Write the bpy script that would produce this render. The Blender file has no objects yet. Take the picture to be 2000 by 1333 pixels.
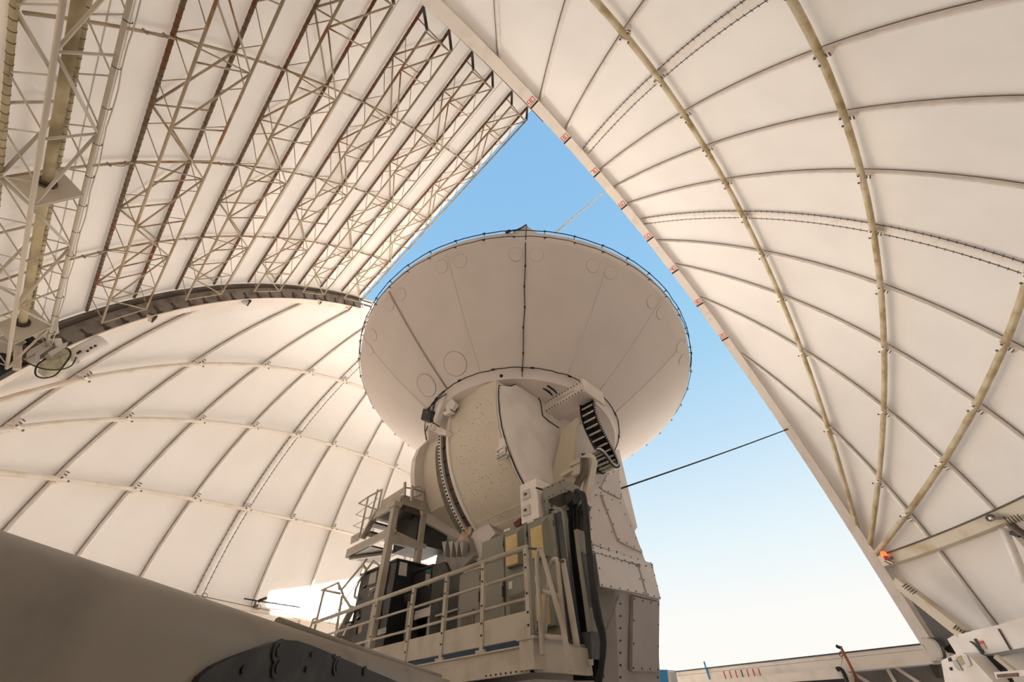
import bpy, bmesh, math, random
from mathutils import Vector, Matrix
import numpy as np

rnd = random.Random(7)
SC = bpy.context.scene
COL = SC.collection

# ------------------------------------------------------------------ camera
CAM = Vector((7.659, -8.432, 1.6))
RV = Vector((0.70814484, 0.70537861, -0.03117553))
UV = Vector((0.5182345, -0.48926425, 0.70146525))
FV = Vector((-0.47954551, 0.51289523, 0.71202148))
cd = bpy.data.cameras.new('camera'); cam = bpy.data.objects.new('camera', cd); COL.objects.link(cam)
cd.sensor_width = 36.0; cd.lens = 746.1265 * 36 / 2000; cd.clip_start = 0.05; cd.clip_end = 500
cam.matrix_world = Matrix(((RV.x, UV.x, -FV.x, CAM.x), (RV.y, UV.y, -FV.y, CAM.y), (RV.z, UV.z, -FV.z, CAM.z), (0, 0, 0, 1)))
SC.camera = cam

# ------------------------------------------------------------------ sky, sun, exposure
world = bpy.data.worlds.new('sky'); SC.world = world; world.use_nodes = True
wn = world.node_tree.nodes; wl = world.node_tree.links; wn.clear()
w_out = wn.new('ShaderNodeOutputWorld'); w_bg = wn.new('ShaderNodeBackground'); w_tc = wn.new('ShaderNodeTexCoord')
w_sep = wn.new('ShaderNodeSeparateXYZ'); w_ramp = wn.new('ShaderNodeValToRGB')
wl.new(w_tc.outputs['Generated'], w_sep.inputs[0]); wl.new(w_sep.outputs['Z'], w_ramp.inputs[0])
wl.new(w_ramp.outputs[0], w_bg.inputs[0]); wl.new(w_bg.outputs[0], w_out.inputs[0])
cr = w_ramp.color_ramp
def srgb(r, g, b):
    return tuple(((c / 255) / 12.92 if c / 255 <= 0.04045 else ((c / 255 + 0.055) / 1.055) ** 2.4) for c in (r, g, b)) + (1.0,)
stops = [(0.0, (255, 251, 244)), (0.13, (254, 252, 248)), (0.26, (232, 246, 251)), (0.45, (196, 226, 248)), (0.62, (166, 212, 243)), (0.8, (150, 200, 240)), (1.0, (138, 189, 233))]
cr.elements[0].position = stops[0][0]; cr.elements[0].color = srgb(*stops[0][1])
cr.elements[1].position = stops[-1][0]; cr.elements[1].color = srgb(*stops[-1][1])
for p_, c_ in stops[1:-1]:
    e_ = cr.elements.new(p_); e_.color = srgb(*c_)
w_bg.inputs['Strength'].default_value = 0.885
sd = bpy.data.lights.new('sun', 'SUN'); sun = bpy.data.objects.new('sun', sd); COL.objects.link(sun)
SUN_AZ, SUN_EL = math.radians(110), math.radians(51)     # azimuth from +Y towards +X
sdir = Vector((math.sin(SUN_AZ) * math.cos(SUN_EL), math.cos(SUN_AZ) * math.cos(SUN_EL), math.sin(SUN_EL)))
sun.rotation_euler = sdir.to_track_quat('Z', 'Y').to_euler()
sd.energy = 25.0; sd.angle = math.radians(0.6); sd.color = (1.0, 0.955, 0.89)
SC.view_settings.view_transform = 'Standard'; SC.view_settings.look = 'None'
SC.view_settings.exposure = 0.18; SC.view_settings.gamma = 1.0; SC.view_settings.use_curve_mapping = False
SC.cycles.max_bounces = 10; SC.cycles.diffuse_bounces = 8; SC.cycles.sample_clamp_indirect = 6.0

# ------------------------------------------------------------------ materials
def mat(name, color, rough=0.6, metal=0.0, color2=None, scale=3.0, detail=4.0, lo=0.45, hi=0.65, bump=0.0, bscale=60.0, trans=0.0, emit=None, stretch=None):
    m = bpy.data.materials.new(name); m.use_nodes = True
    nt = m.node_tree; n = nt.nodes; l = nt.links
    b = n['Principled BSDF']; o = n['Material Output']
    b.inputs['Base Color'].default_value = (*color, 1); b.inputs['Roughness'].default_value = rough; b.inputs['Metallic'].default_value = metal
    tc = n.new('ShaderNodeTexCoord'); src = tc.outputs['Object']
    if stretch:
        mp = n.new('ShaderNodeMapping'); mp.inputs['Scale'].default_value = stretch; l.new(src, mp.inputs[0]); src = mp.outputs[0]
    col_out = None
    if color2:
        t = n.new('ShaderNodeTexNoise'); t.inputs['Scale'].default_value = scale; t.inputs['Detail'].default_value = detail
        l.new(src, t.inputs['Vector'])
        r = n.new('ShaderNodeValToRGB'); r.color_ramp.elements[0].position = lo; r.color_ramp.elements[1].position = hi
        r.color_ramp.elements[0].color = (*color, 1); r.color_ramp.elements[1].color = (*color2, 1)
        l.new(t.outputs['Fac'], r.inputs[0]); l.new(r.outputs[0], b.inputs['Base Color']); col_out = r.outputs[0]
    if bump:
        t2 = n.new('ShaderNodeTexNoise'); t2.inputs['Scale'].default_value = bscale; l.new(src, t2.inputs['Vector'])
        bp = n.new('ShaderNodeBump'); bp.inputs['Strength'].default_value = bump; bp.inputs['Distance'].default_value = 0.02
        l.new(t2.outputs['Fac'], bp.inputs['Height']); l.new(bp.outputs[0], b.inputs['Normal'])
    if trans:
        tr = n.new('ShaderNodeBsdfTranslucent'); tr.inputs['Color'].default_value = (color[0], color[1] * 0.97, color[2] * 0.92, 1)
        if col_out: l.new(col_out, tr.inputs['Color'])
        mx = n.new('ShaderNodeMixShader'); mx.inputs[0].default_value = trans
        l.new(b.outputs[0], mx.inputs[1]); l.new(tr.outputs[0], mx.inputs[2]); l.new(mx.outputs[0], o.inputs['Surface'])
    if emit:
        b.inputs['Emission Color'].default_value = (*emit[0], 1); b.inputs['Emission Strength'].default_value = emit[1]
    return m

M = {}
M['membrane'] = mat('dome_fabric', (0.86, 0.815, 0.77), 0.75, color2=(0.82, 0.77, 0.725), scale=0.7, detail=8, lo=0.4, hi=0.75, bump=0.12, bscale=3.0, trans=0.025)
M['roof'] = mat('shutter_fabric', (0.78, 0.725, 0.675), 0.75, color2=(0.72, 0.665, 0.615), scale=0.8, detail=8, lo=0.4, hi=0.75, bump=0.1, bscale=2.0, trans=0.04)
M['membrane_dim'] = mat('dimmed_dome_fabric', (0.76, 0.715, 0.675), 0.75, color2=(0.71, 0.665, 0.625), scale=0.7, detail=8, lo=0.4, hi=0.75, bump=0.12, bscale=3.0, trans=0.02)  # same fabric, darkened so the right half looks less lit
M['rib'] = mat('white_painted_rib', (0.84, 0.78, 0.72), 0.45, color2=(0.72, 0.64, 0.55), scale=4, lo=0.5, hi=0.8)
M['tube'] = mat('stained_purlin_tube', (0.62, 0.53, 0.36), 0.55, color2=(0.33, 0.22, 0.07), scale=2.2, detail=7, lo=0.42, hi=0.72)
M['tube_l'] = mat('cream_purlin_tube', (0.78, 0.71, 0.62), 0.55, color2=(0.66, 0.55, 0.36), scale=2.0, detail=7, lo=0.5, hi=0.75)
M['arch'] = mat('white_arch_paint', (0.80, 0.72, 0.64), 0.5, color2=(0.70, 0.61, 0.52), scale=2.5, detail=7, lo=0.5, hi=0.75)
M['arch_dark'] = mat('dark_arch_web', (0.30, 0.26, 0.23), 0.7, color2=(0.16, 0.11, 0.08), scale=3, detail=8, lo=0.45, hi=0.7)  # dark brown web, mottled with a deeper brown
M['rust'] = mat('rusty_chord', (0.21, 0.15, 0.09), 0.75, color2=(0.24, 0.09, 0.035), scale=1.6, detail=8, lo=0.47, hi=0.63)
M['truss'] = mat('cream_truss_paint', (0.47, 0.38, 0.26), 0.55, color2=(0.33, 0.17, 0.07), scale=1.5, detail=8, lo=0.5, hi=0.68)
M['truss_w'] = mat('white_truss_paint', (0.56, 0.50, 0.41), 0.5, color2=(0.52, 0.44, 0.32), scale=1.5, detail=8, lo=0.5, hi=0.75)
M['pipe'] = mat('stained_pipe', (0.50, 0.42, 0.26), 0.55, color2=(0.24, 0.19, 0.10), scale=1.2, detail=8, lo=0.42, hi=0.66)
M['black'] = mat('black_rubber', (0.015, 0.014, 0.013), 0.6)
M['steel'] = mat('dark_steel', (0.10, 0.09, 0.08), 0.5, 0.6, color2=(0.14, 0.08, 0.05), scale=6)
M['dish'] = mat('dish_paint', (0.76, 0.69, 0.645), 0.5, color2=(0.735, 0.665, 0.62), scale=1.2, detail=6)
M['red'] = mat('red_paint', (0.62, 0.03, 0.03), 0.5)
M['floor'] = mat('concrete_floor', (0.54, 0.49, 0.44), 0.8, color2=(0.46, 0.41, 0.36), scale=1.5, detail=8, bump=0.2, bscale=20)
M['grey_wall'] = mat('grey_sheet', (0.22, 0.21, 0.20), 0.7, color2=(0.17, 0.16, 0.15), scale=1.0)
M['ground'] = mat('pale_ground', (0.42, 0.36, 0.29), 0.9)
M['grime'] = mat('grimy_seam', (0.42, 0.365, 0.32), 0.7)
M['wall_shade'] = mat('wall_shade_grey', (0.09, 0.085, 0.078), 0.7)  # shade of the lower right wall put into a dark colour
M['rib_shade'] = mat('rib_shade_and_dirt', (0.22, 0.18, 0.135), 0.8)  # shade and dirt beside the ribs, as one dark colour
M['gasket'] = mat('gasket', (0.46, 0.40, 0.35), 0.7)
M['cabin'] = mat('cabin_paint', (0.80, 0.75, 0.70), 0.5, color2=(0.72, 0.65, 0.585), scale=1.5, detail=6)
M['cream'] = mat('cream_skin', (0.68, 0.615, 0.51), 0.55, color2=(0.64, 0.57, 0.46), scale=1.2, detail=6)
M['olive'] = mat('olive_guard', (0.17, 0.155, 0.12), 0.7, color2=(0.13, 0.115, 0.085), scale=8)
M['olive_white'] = mat('olive_white_cover', (0.56, 0.50, 0.38), 0.6)
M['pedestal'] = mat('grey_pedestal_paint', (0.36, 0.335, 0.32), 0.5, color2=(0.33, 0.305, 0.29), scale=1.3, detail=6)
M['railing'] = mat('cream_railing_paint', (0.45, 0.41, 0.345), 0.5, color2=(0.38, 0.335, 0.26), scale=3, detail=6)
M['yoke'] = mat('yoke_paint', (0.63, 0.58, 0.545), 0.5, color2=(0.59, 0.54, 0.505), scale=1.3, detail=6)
M['greymetal'] = mat('grey_metal', (0.36, 0.34, 0.31), 0.5, 0.2, color2=(0.28, 0.26, 0.24), scale=2)
M['rustwash'] = mat('rust_washed_paint', (0.55, 0.46, 0.35), 0.65, color2=(0.42, 0.24, 0.10), scale=2.5, detail=8, lo=0.45, hi=0.62)
M['sign_grey'] = mat('pale_grey', (0.60, 0.57, 0.53), 0.5)
M['brown'] = mat('brown_sign', (0.16, 0.07, 0.045), 0.6)
M['browncable'] = mat('brown_cable', (0.14, 0.12, 0.095), 0.6)
M['blue'] = mat('blue_paint', (0.006, 0.03, 0.075), 0.6)
M['bluebright'] = mat('bright_blue_paint', (0.02, 0.22, 0.48), 0.5)
M['cabgrey'] = mat('cabinet_grey', (0.235, 0.225, 0.18), 0.5, color2=(0.205, 0.195, 0.155), scale=1.5)
M['bluegrey'] = mat('blue_grey_metal', (0.075, 0.08, 0.085), 0.45, 0.2)
M['rack'] = mat('dark_rack', (0.03, 0.03, 0.027), 0.6, color2=(0.05, 0.05, 0.04), scale=3)
M['yellowpad'] = mat('yellowed_pad', (0.62, 0.47, 0.22), 0.8, color2=(0.52, 0.38, 0.16), scale=3)
M['chipped'] = mat('chipped_white', (0.80, 0.74, 0.68), 0.5, color2=(0.30, 0.12, 0.06), scale=5, detail=9, lo=0.66, hi=0.74)
M['darkred'] = mat('dark_red', (0.12, 0.01, 0.015), 0.5)
M['charcoal'] = mat('charcoal_enamel', (0.018, 0.018, 0.021), 0.4)
M['charcoal2'] = mat('charcoal_door', (0.060, 0.056, 0.056), 0.45)
M['teal'] = mat('teal_sticker', (0.02, 0.12, 0.13), 0.5)
M['tan'] = mat('tan_sticker', (0.40, 0.31, 0.18), 0.5)
M['yellow'] = mat('yellow_sticker', (0.55, 0.38, 0.03), 0.5)
M['amber'] = mat('amber_lens', (0.55, 0.16, 0.02), 0.3)
M['whiterope'] = mat('white_rope', (0.85, 0.83, 0.80), 0.8)
M['beampaint'] = mat('shaded_beam_paint', (0.26, 0.225, 0.18), 0.5, color2=(0.16, 0.13, 0.10), scale=2.2, detail=8, lo=0.5, hi=0.75)  # off-white beam paint, darkened to carry the shade the beam stands in
M['darkplate'] = mat('dark_plate', (0.022, 0.022, 0.02), 0.55, 0.2, color2=(0.045, 0.042, 0.038), scale=9, detail=8)
M['floodgreen'] = mat('flood_glass', (0.50, 0.47, 0.33), 0.3, color2=(0.36, 0.34, 0.22), scale=9)
M['chrome'] = mat('chrome', (0.7, 0.68, 0.65), 0.15, 1.0)
M['glow'] = mat('orange_bulb', (0.9, 0.12, 0.02), 0.3, emit=((1.0, 0.13, 0.02), 1.6))
M['rustorange'] = mat('rust_orange', (0.30, 0.09, 0.03), 0.6)
M['ring'] = mat('ring_beam_paint', (0.62, 0.54, 0.42), 0.55, color2=(0.44, 0.33, 0.18), scale=1.5, detail=7, lo=0.5, hi=0.72)

# ------------------------------------------------------------------ mesh helpers
class MB:
    def __init__(s): s.v = []; s.f = []; s.sm = []
    def face(s, pts, smooth=False):
        i = len(s.v); s.v += [tuple(p) for p in pts]; s.f.append(tuple(range(i, i + len(pts)))); s.sm.append(smooth)
    def hexa(s, c):            # c: 8 corners, bottom ring 0-3 then top ring 4-7
        i = len(s.v); s.v += [tuple(p) for p in c]
        for q in ((0, 3, 2, 1), (4, 5, 6, 7), (0, 1, 5, 4), (1, 2, 6, 5), (2, 3, 7, 6), (3, 0, 4, 7)):
            s.f.append(tuple(i + k for k in q)); s.sm.append(False)
    def box(s, a, b):
        x0, y0, z0 = a; x1, y1, z1 = b
        s.hexa([(x0, y0, z0), (x1, y0, z0), (x1, y1, z0), (x0, y1, z0), (x0, y0, z1), (x1, y0, z1), (x1, y1, z1), (x0, y1, z1)])
    def bar(s, p, q, w, h, up=(0, 0, 1)):
        p = Vector(p); q = Vector(q); d = (q - p).normalized(); up = Vector(up)
        sd_ = d.cross(up)
        if sd_.length < 1e-4: sd_ = d.cross(Vector((1, 0, 0)))
        sd_.normalize(); u = sd_.cross(d).normalized(); a = sd_ * w / 2; b = u * h / 2
        s.hexa([p - a - b, p + a - b, q + a - b, q - a - b, p - a + b, p + a + b, q + a + b, q - a + b])
    def tube(s, pts, r, n=8, cap=True, smooth=True, closed=False):
        pts = [Vector(p) for p in pts]; N = len(pts); rs = r if isinstance(r, (list, tuple)) else [r] * N
        base = len(s.v); prev = None
        for k, p in enumerate(pts):
            if closed: d = pts[(k + 1) % N] - pts[k - 1]
            else: d = pts[min(k + 1, N - 1)] - pts[max(k - 1, 0)]
            d.normalize()
            if prev is None:
                a = d.cross(Vector((0, 0, 1)))
                if a.length < 1e-3: a = d.cross(Vector((1, 0, 0)))
            else: a = prev - d * prev.dot(d)
            a.normalize(); prev = a; b = d.cross(a)
            for j in range(n):
                t = 2 * math.pi * j / n; s.v.append(tuple(p + (a * math.cos(t) + b * math.sin(t)) * rs[k]))
        for k in range(N if closed else N - 1):
            k2 = (k + 1) % N
            for j in range(n):
                s.f.append((base + k * n + j, base + k * n + (j + 1) % n, base + k2 * n + (j + 1) % n, base + k2 * n + j)); s.sm.append(smooth)
        if cap and not closed:
            s.f.append(tuple(base + j for j in reversed(range(n)))); s.sm.append(False)
            s.f.append(tuple(base + (N - 1) * n + j for j in range(n))); s.sm.append(False)
    def grid(s, rows, smooth=True, closed=False):   # rows of equal length
        base = len(s.v); m = len(rows[0])
        for r in rows: s.v += [tuple(p) for p in r]
        for i in range(len(rows) - 1):
            for j in range(m if closed else m - 1):
                j2 = (j + 1) % m
                s.f.append((base + i * m + j, base + i * m + j2, base + (i + 1) * m + j2, base + (i + 1) * m + j)); s.sm.append(smooth)
    def prism(s, poly, axis, a, b):   # poly: list of 2-D points on the two other axes, extruded along axis from a to b
        def P(u, v, t):
            return {'x': (t, u, v), 'y': (u, t, v), 'z': (u, v, t)}[axis]
        n = len(poly); base = len(s.v)
        s.v += [P(u, v, a) for u, v in poly] + [P(u, v, b) for u, v in poly]
        s.f.append(tuple(base + k for k in reversed(range(n)))); s.sm.append(False)
        s.f.append(tuple(base + n + k for k in range(n))); s.sm.append(False)
        for k in range(n):
            s.f.append((base + k, base + (k + 1) % n, base + n + (k + 1) % n, base + n + k)); s.sm.append(False)
    def lathe(s, prof, C, ax, n=96, smooth=True, e1=None):   # prof: (radius, distance along ax)
        ax = Vector(ax).normalized(); C = Vector(C); e1 = ax.cross(Vector((0, 1, 0.1))).normalized() if e1 is None else e1; e2 = ax.cross(e1)
        s.grid([[C + ax * h + (e1 * math.cos(2 * math.pi * j / n) + e2 * math.sin(2 * math.pi * j / n)) * r for j in range(n)] for r, h in prof], smooth, True)
    def disc(s, C, ax, r, th, n=20):
        ax = Vector(ax).normalized(); C = Vector(C); s.tube([C - ax * th / 2, C + ax * th / 2], r, n, True, False)

def link(o, parent=None):
    COL.objects.link(o)
    if parent is not None: o.parent = parent
    return o
def obj(name, mb, m, parent=None, normals=True, bevel=0.0):
    me = bpy.data.meshes.new(name); off = Vector(parent.matrix_world.translation) if parent is not None else Vector((0, 0, 0))
    if parent is not None:
        q = parent; off = Vector((0, 0, 0))
        while q is not None: off += q.location; q = q.parent
    me.from_pydata([tuple(Vector(v) - off) for v in mb.v], [], mb.f); me.polygons.foreach_set('use_smooth', mb.sm)
    me.materials.append(M[m] if isinstance(m, str) else m)
    if normals:
        bm = bmesh.new(); bm.from_mesh(me); bmesh.ops.recalc_face_normals(bm, faces=bm.faces); bm.to_mesh(me); bm.free()
    o = link(bpy.data.objects.new(name, me), parent)
    if bevel:
        bv = o.modifiers.new('bevel', 'BEVEL'); bv.width = bevel; bv.segments = 2; bv.limit_method = 'ANGLE'
    return o
def tag(o, label, cat, group=None, kind=None):
    o['label'] = label; o['category'] = cat
    if group: o['group'] = group
    if kind: o['kind'] = kind
    return o
def struct(o, label=None, cat=None):
    o['kind'] = 'structure'
    if label: o['label'] = label
    if cat: o['category'] = cat
    return o
def thing(name, label, cat, loc=(0, 0, 0), group=None, kind=None):
    o = link(bpy.data.objects.new(name, None)); o.location = loc; o.empty_display_size = 0.2
    return tag(o, label, cat, group, kind)
STUFF = {'lacing', 'stiffener', 'chord_hoop', 'cable_tie', 'clamp_bolt', 'side_web', 'cross_brace', 'cable_clip', 'rivet', 'gear_clip', 'flange_bolt', 'screw', 'bolt', 'link_pin', 'panel_seam', 'side_link', 'drive_fin', 'slat', 'end_post', 'strut_cable'}
def part(name, m, parent, fn, label=None, **kw):
    b = MB(); fn(b); o = obj(name, b, m, parent, **kw)
    if name in STUFF: o['kind'] = 'stuff'
    if label: o['label'] = label
    return o

# ------------------------------------------------------------------ dome dimensions (m)
DZ = 5.318         # height of the sphere's centre
R = 14.07          # fabric radius
W = 5.992          # half width of the slit
TW = 0.33          # arch soffit width
A = 12.208         # arch soffit radius
RZ = 5.45          # ring beam height
D2R = math.radians
def yz(r, th): return (r * math.cos(D2R(th)), DZ + r * math.sin(D2R(th)))   # angle about the dome's cross axis, 90 = overhead
def sph_pt(side, phi, r, rr=R):           # phi: azimuth from +/-X, r: horizontal radius on a sphere of radius rr
    return Vector((side * r * math.cos(phi), r * math.sin(phi), DZ + math.sqrt(max(rr * rr - r * r, 0))))

# ------------------------------------------------------------------ dome halves
def dome_half(side, name, label):
    b = MB(); pm = math.acos(W / R) - 0.002; N = 60; K = 40; rows = []
    for i in range(N + 1):
        phi = -pm + 2 * pm * i / N; rmin = (W + 0.1) / math.cos(phi); row = []
        el0 = math.acos(min(1, rmin / R))
        for k in range(K + 1):
            el = el0 * k / K; row.append(sph_pt(side, phi, R * math.cos(el)))
        rows.append([Vector((side * R * math.cos(phi), R * math.sin(phi), z)) for z in (0.0, 1.5, 3.0, 4.2)] + row)
    b.grid(rows)
    return struct(obj(name, b, 'membrane_dim' if side > 0 else 'membrane'), label, 'dome wall')
wall_right = dome_half(1, 'wall_right', 'white fabric dome half on the right of the slit')
wall_left = dome_half(-1, 'wall_left', 'white fabric dome half on the left behind the dish')

def rib_curve(side, phi, rr, off=0.0, z_low=3.1):
    rmin = (W + TW) / math.cos(phi)
    if rmin >= rr: return None
    el0 = math.acos(rmin / rr); pts = [Vector((side * rr * math.cos(phi), rr * math.sin(phi), z_low))]
    for k in range(41):
        el = el0 * k / 40; pts.append(sph_pt(side, phi, rr * math.cos(el), rr))
    if off:
        t = Vector((-side * math.sin(phi), math.cos(phi), 0)) * off; pts = [p + t for p in pts]
    return pts
def ribs(side, wall, phi0, dphi, ks, doubles, rm):
    for k in ks:
        phi = D2R(phi0 + dphi * k)
        if rib_curve(side, phi, R - 0.08) is None: continue
        if k in doubles:
            for off in (-0.16, 0.16):
                part('rib_rope', 'steel', wall, lambda b: b.tube(rib_curve(side, phi, R - 0.06, off), 0.012, 5))
            def strip(b):
                pts = rib_curve(side, phi, R - 0.05); t = Vector((-side * math.sin(phi), math.cos(phi), 0)) * 0.14
                b.grid([[p - t for p in pts], [p * 1 + (Vector((0, 0, DZ)) - p).normalized() * 0.06 for p in pts], [p + t for p in pts]])
            part('joint_strip', 'rib', wall, strip, 'wide laced joint strip between two fabric panels')
            def lace(b):
                for off in (-0.16, 0.16):
                    pts = rib_curve(side, phi, R - 0.06, off)
                    for q in range(len(pts) - 1):
                        for s_ in (0.0, 0.5):
                            p = pts[q].lerp(pts[q + 1], s_); t = Vector((-side * math.sin(phi), math.cos(phi), 0))
                            b.bar(p - t * 0.045, p + t * 0.045, 0.012, 0.012)
            part('lacing', 'steel', wall, lace)
        else:
            part('rib', rm, wall, lambda b: b.tube(rib_curve(side, phi, R - 0.085), 0.055, 8))
            part('rib_shade_line', 'rib_shade', wall, lambda b: b.tube(rib_curve(side, phi, R - 0.03, -0.062), 0.013, 5))  # shade and dirt line along the rib, drawn as a thin dark tube
X0, Z0 = 5.843, 0.208
def purlin_pt(side, phi, g, rr):
    lo, hi = Z0, rr; ca = math.cos(phi); tg = math.tan(D2R(g))
    for _ in range(50):
        z = (lo + hi) / 2; r = math.sqrt(max(rr * rr - z * z, 0))
        if r * ca - X0 - tg * (z - Z0) > 0: lo = z
        else: hi = z
    return Vector((side * r * ca, r * math.sin(phi), DZ + z))
def purlins(side, wall, gs, tm, phi0, dphi, ks, rad, cm='rib'):
    for g in gs:
        pm = math.acos((W + 0.16) / (R - 0.3))
        pts = [purlin_pt(side, -pm + 2 * pm * i / 70, g, R - 0.26) for i in range(71)]
        pu = part('purlin', tm, wall, lambda b: b.tube(pts, rad, 10))
        for k in ks:
            phi = D2R(phi0 + dphi * k)
            p = purlin_pt(side, phi, g, R - 0.20); n = (Vector((0, 0, DZ)) - p).normalized()
            t = Vector((-side * math.sin(phi), math.cos(phi), 0)); u = n.cross(t).normalized()
            def clamp(b):
                b.bar(p - t * 0.15 + n * 0.15, p + t * 0.15 + n * 0.15, 0.07, 0.03, n)
                b.bar(p - t * 0.12 + n * 0.15, p - t * 0.12 - n * 0.08, 0.04, 0.03, u)
                b.bar(p + t * 0.12 + n * 0.15, p + t * 0.12 - n * 0.08, 0.04, 0.03, u)
                b.bar(p - u * 0.14 + n * 0.0, p + u * 0.24 + n * 0.0, 0.10, 0.10, n)
            def cbolt(b):
                for q in (-0.12, 0.12): b.disc(p + t * q + n * 0.17, n, 0.03, 0.03, 6)
                b.bar(p + u * 0.13 + n * 0.055 - t * 0.05, p + u * 0.13 + n * 0.055 + t * 0.05, 0.03, 0.02, n); b.bar(p + u * 0.21 + n * 0.055 - t * 0.05, p + u * 0.21 + n * 0.055 + t * 0.05, 0.03, 0.02, n)
            part('clamp_bolt', 'steel', pu, cbolt)
            part('clamp', cm, pu, clamp)
RP = (-38.5, 9.37); LP = (-37.8, 9.37)
ribs(1, wall_right, *RP, range(-2, 12), (-2, 2, 6), 'rib')
ribs(-1, wall_left, *LP, range(-2, 12), (-6, 2, 6, 10), 'rib')
purlins(1, wall_right, (20.4, 42.2, 65.3), 'tube', *RP, range(-1, 11), 0.082)
purlins(-1, wall_left, (21.5, 40.0, 64.4), 'tube_l', *LP, range(-2, 11), 0.075)

# ------------------------------------------------------------------ slit arches
def arch_path(r, n=80, th0=0, th1=180):
    pts = []
    for i in range(n + 1): pts.append(yz(r, th0 + (th1 - th0) * i / n))
    return pts
def arch(side, name, label):
    x0, x1 = side * W, side * (W + TW); b = MB()
    inner = [(A, 2.6)] + arch_path(A) + [(-A, 0.0)]; outer = [(A + 0.75, 2.6)] + arch_path(A + 0.75) + [(-A - 0.75, 0.0)]
    b.grid([[(x0, y, z) for y, z in inner], [(x1, y, z) for y, z in inner]], False)
    b.grid([[(x1, y, z) for y, z in inner], [(x1, y, z) for y, z in outer]], False)
    b.grid([[(x0, y, z) for y, z in outer], [(x1, y, z) for y, z in outer]], False)
    mid = [(A + 0.03, 2.6)] + arch_path(A + 0.03) + [(-A - 0.03, 0.0)]
    b.grid([[(x0, y, z) for y, z in inner], [(x0, y, z) for y, z in mid]], False)
    o = struct(obj(name, b, 'arch'), label, 'slit arch')
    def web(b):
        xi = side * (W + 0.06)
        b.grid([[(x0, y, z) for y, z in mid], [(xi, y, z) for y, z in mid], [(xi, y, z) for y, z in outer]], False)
    part('web', 'arch_dark', o, web, 'dark web of the arch')
    def rail(b):
        lo = arch_path(A + 0.52, 80, 110, 175); b.grid([[(side * (W - 0.10), y, z) for y, z in lo], [(side * (W - 0.10), y, z) for y, z in arch_path(A + 0.6, 80, 110, 175)]], False)
        b.grid([[(side * (W - 0.10), y, z) for y, z in lo], [(side * W, y, z) for y, z in lo]], False)
    part('rail', 'steel', o, rail)
    def stiff(b):
        for i in range(4, 78):
            th = i * 2.2
            y0, z0 = yz(A + 0.10, th); y1, z1 = yz(A + 0.34, th); t = Vector((0, -math.sin(D2R(th)), math.cos(D2R(th))))
            b.bar((side * (W + 0.03), y0, z0), (side * (W + 0.03), y1, z1), 0.05, 0.03, (1, 0, 0))
            b.bar(Vector((side * (W + 0.035), y0, z0)) - t * .07, Vector((side * (W + 0.035), y0, z0)) + t * .07, 0.05, 0.03, (1, 0, 0))
    part('stiffener', 'steel', o, stiff)
    return o
trim_1 = arch(1, 'trim_1', 'white slit arch on the right with red degree numbers')
trim_2 = arch(-1, 'trim_2', 'slit arch on the left with a dark web')

# degree marks on the soffits
SEG = {'0': 'abcdef', '1': 'bc', '2': 'abged', '3': 'abgcd', '4': 'fgbc', '5': 'afgcd', '6': 'afgedc', '7': 'abc', '8': 'abcdefg', '9': 'abgfcd'}
def digits(b, text, P, U, V, h):      # seven-stroke stencil digits on the plane U (reading) x V (up)
    w = h * 0.52; N = U.cross(V).normalized()
    seg = {'a': ((0, 1), (1, 1)), 'b': ((1, 1), (1, .5)), 'c': ((1, .5), (1, 0)), 'd': ((0, 0), (1, 0)), 'e': ((0, .5), (0, 0)), 'f': ((0, 1), (0, .5)), 'g': ((0, .5), (1, .5))}
    for i, c in enumerate(text):
        for s_ in SEG[c]:
            (xa, ya), (xb, yb) = seg[s_]; o_ = i * w * 1.45
            p = P + U * (o_ + xa * w) + V * (ya * h); q = P + U * (o_ + xb * w) + V * (yb * h); d = (q - p).normalized() * h * 0.06
            b.bar(p - d, q + d, h * 0.13, 0.006, N)
for deg in (90, 80, 70, 60, 50, 40, 30, 20):
    th = 90 + 25.2 - 0.958 * (90 - deg); y, z = yz(A - 0.004, th)
    t = Vector((0, -math.sin(D2R(th)), math.cos(D2R(th)))); n = Vector((0, -math.cos(D2R(th)), -math.sin(D2R(th))))
    part('degree_tick', 'black', trim_1, lambda b: b.bar((W, y, z), (W + TW, y, z), 0.07, 0.008, n))
    part('degree_number', 'red', trim_1, lambda b: digits(b, str(deg), Vector((W + 0.04, y, z)) + t * 0.09, Vector((1, 0, 0)), t, 0.19), 'red stencilled number %d' % deg)
th = 90 + 25.2; y, z = yz(A - 0.004, th); t = Vector((0, -math.sin(D2R(th)), math.cos(D2R(th)))); n = Vector((0, -math.cos(D2R(th)), -math.sin(D2R(th))))
part('degree_tick', 'black', trim_2, lambda b: b.bar((-W, y, z), (-W - TW, y, z), 0.07, 0.008, n))
part('degree_number', 'red', trim_2, lambda b: digits(b, '90', Vector((-W - 0.25, y, z)) + t * 0.07, Vector((1, 0, 0)), t, 0.15), 'faded red stencilled number 90')

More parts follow.
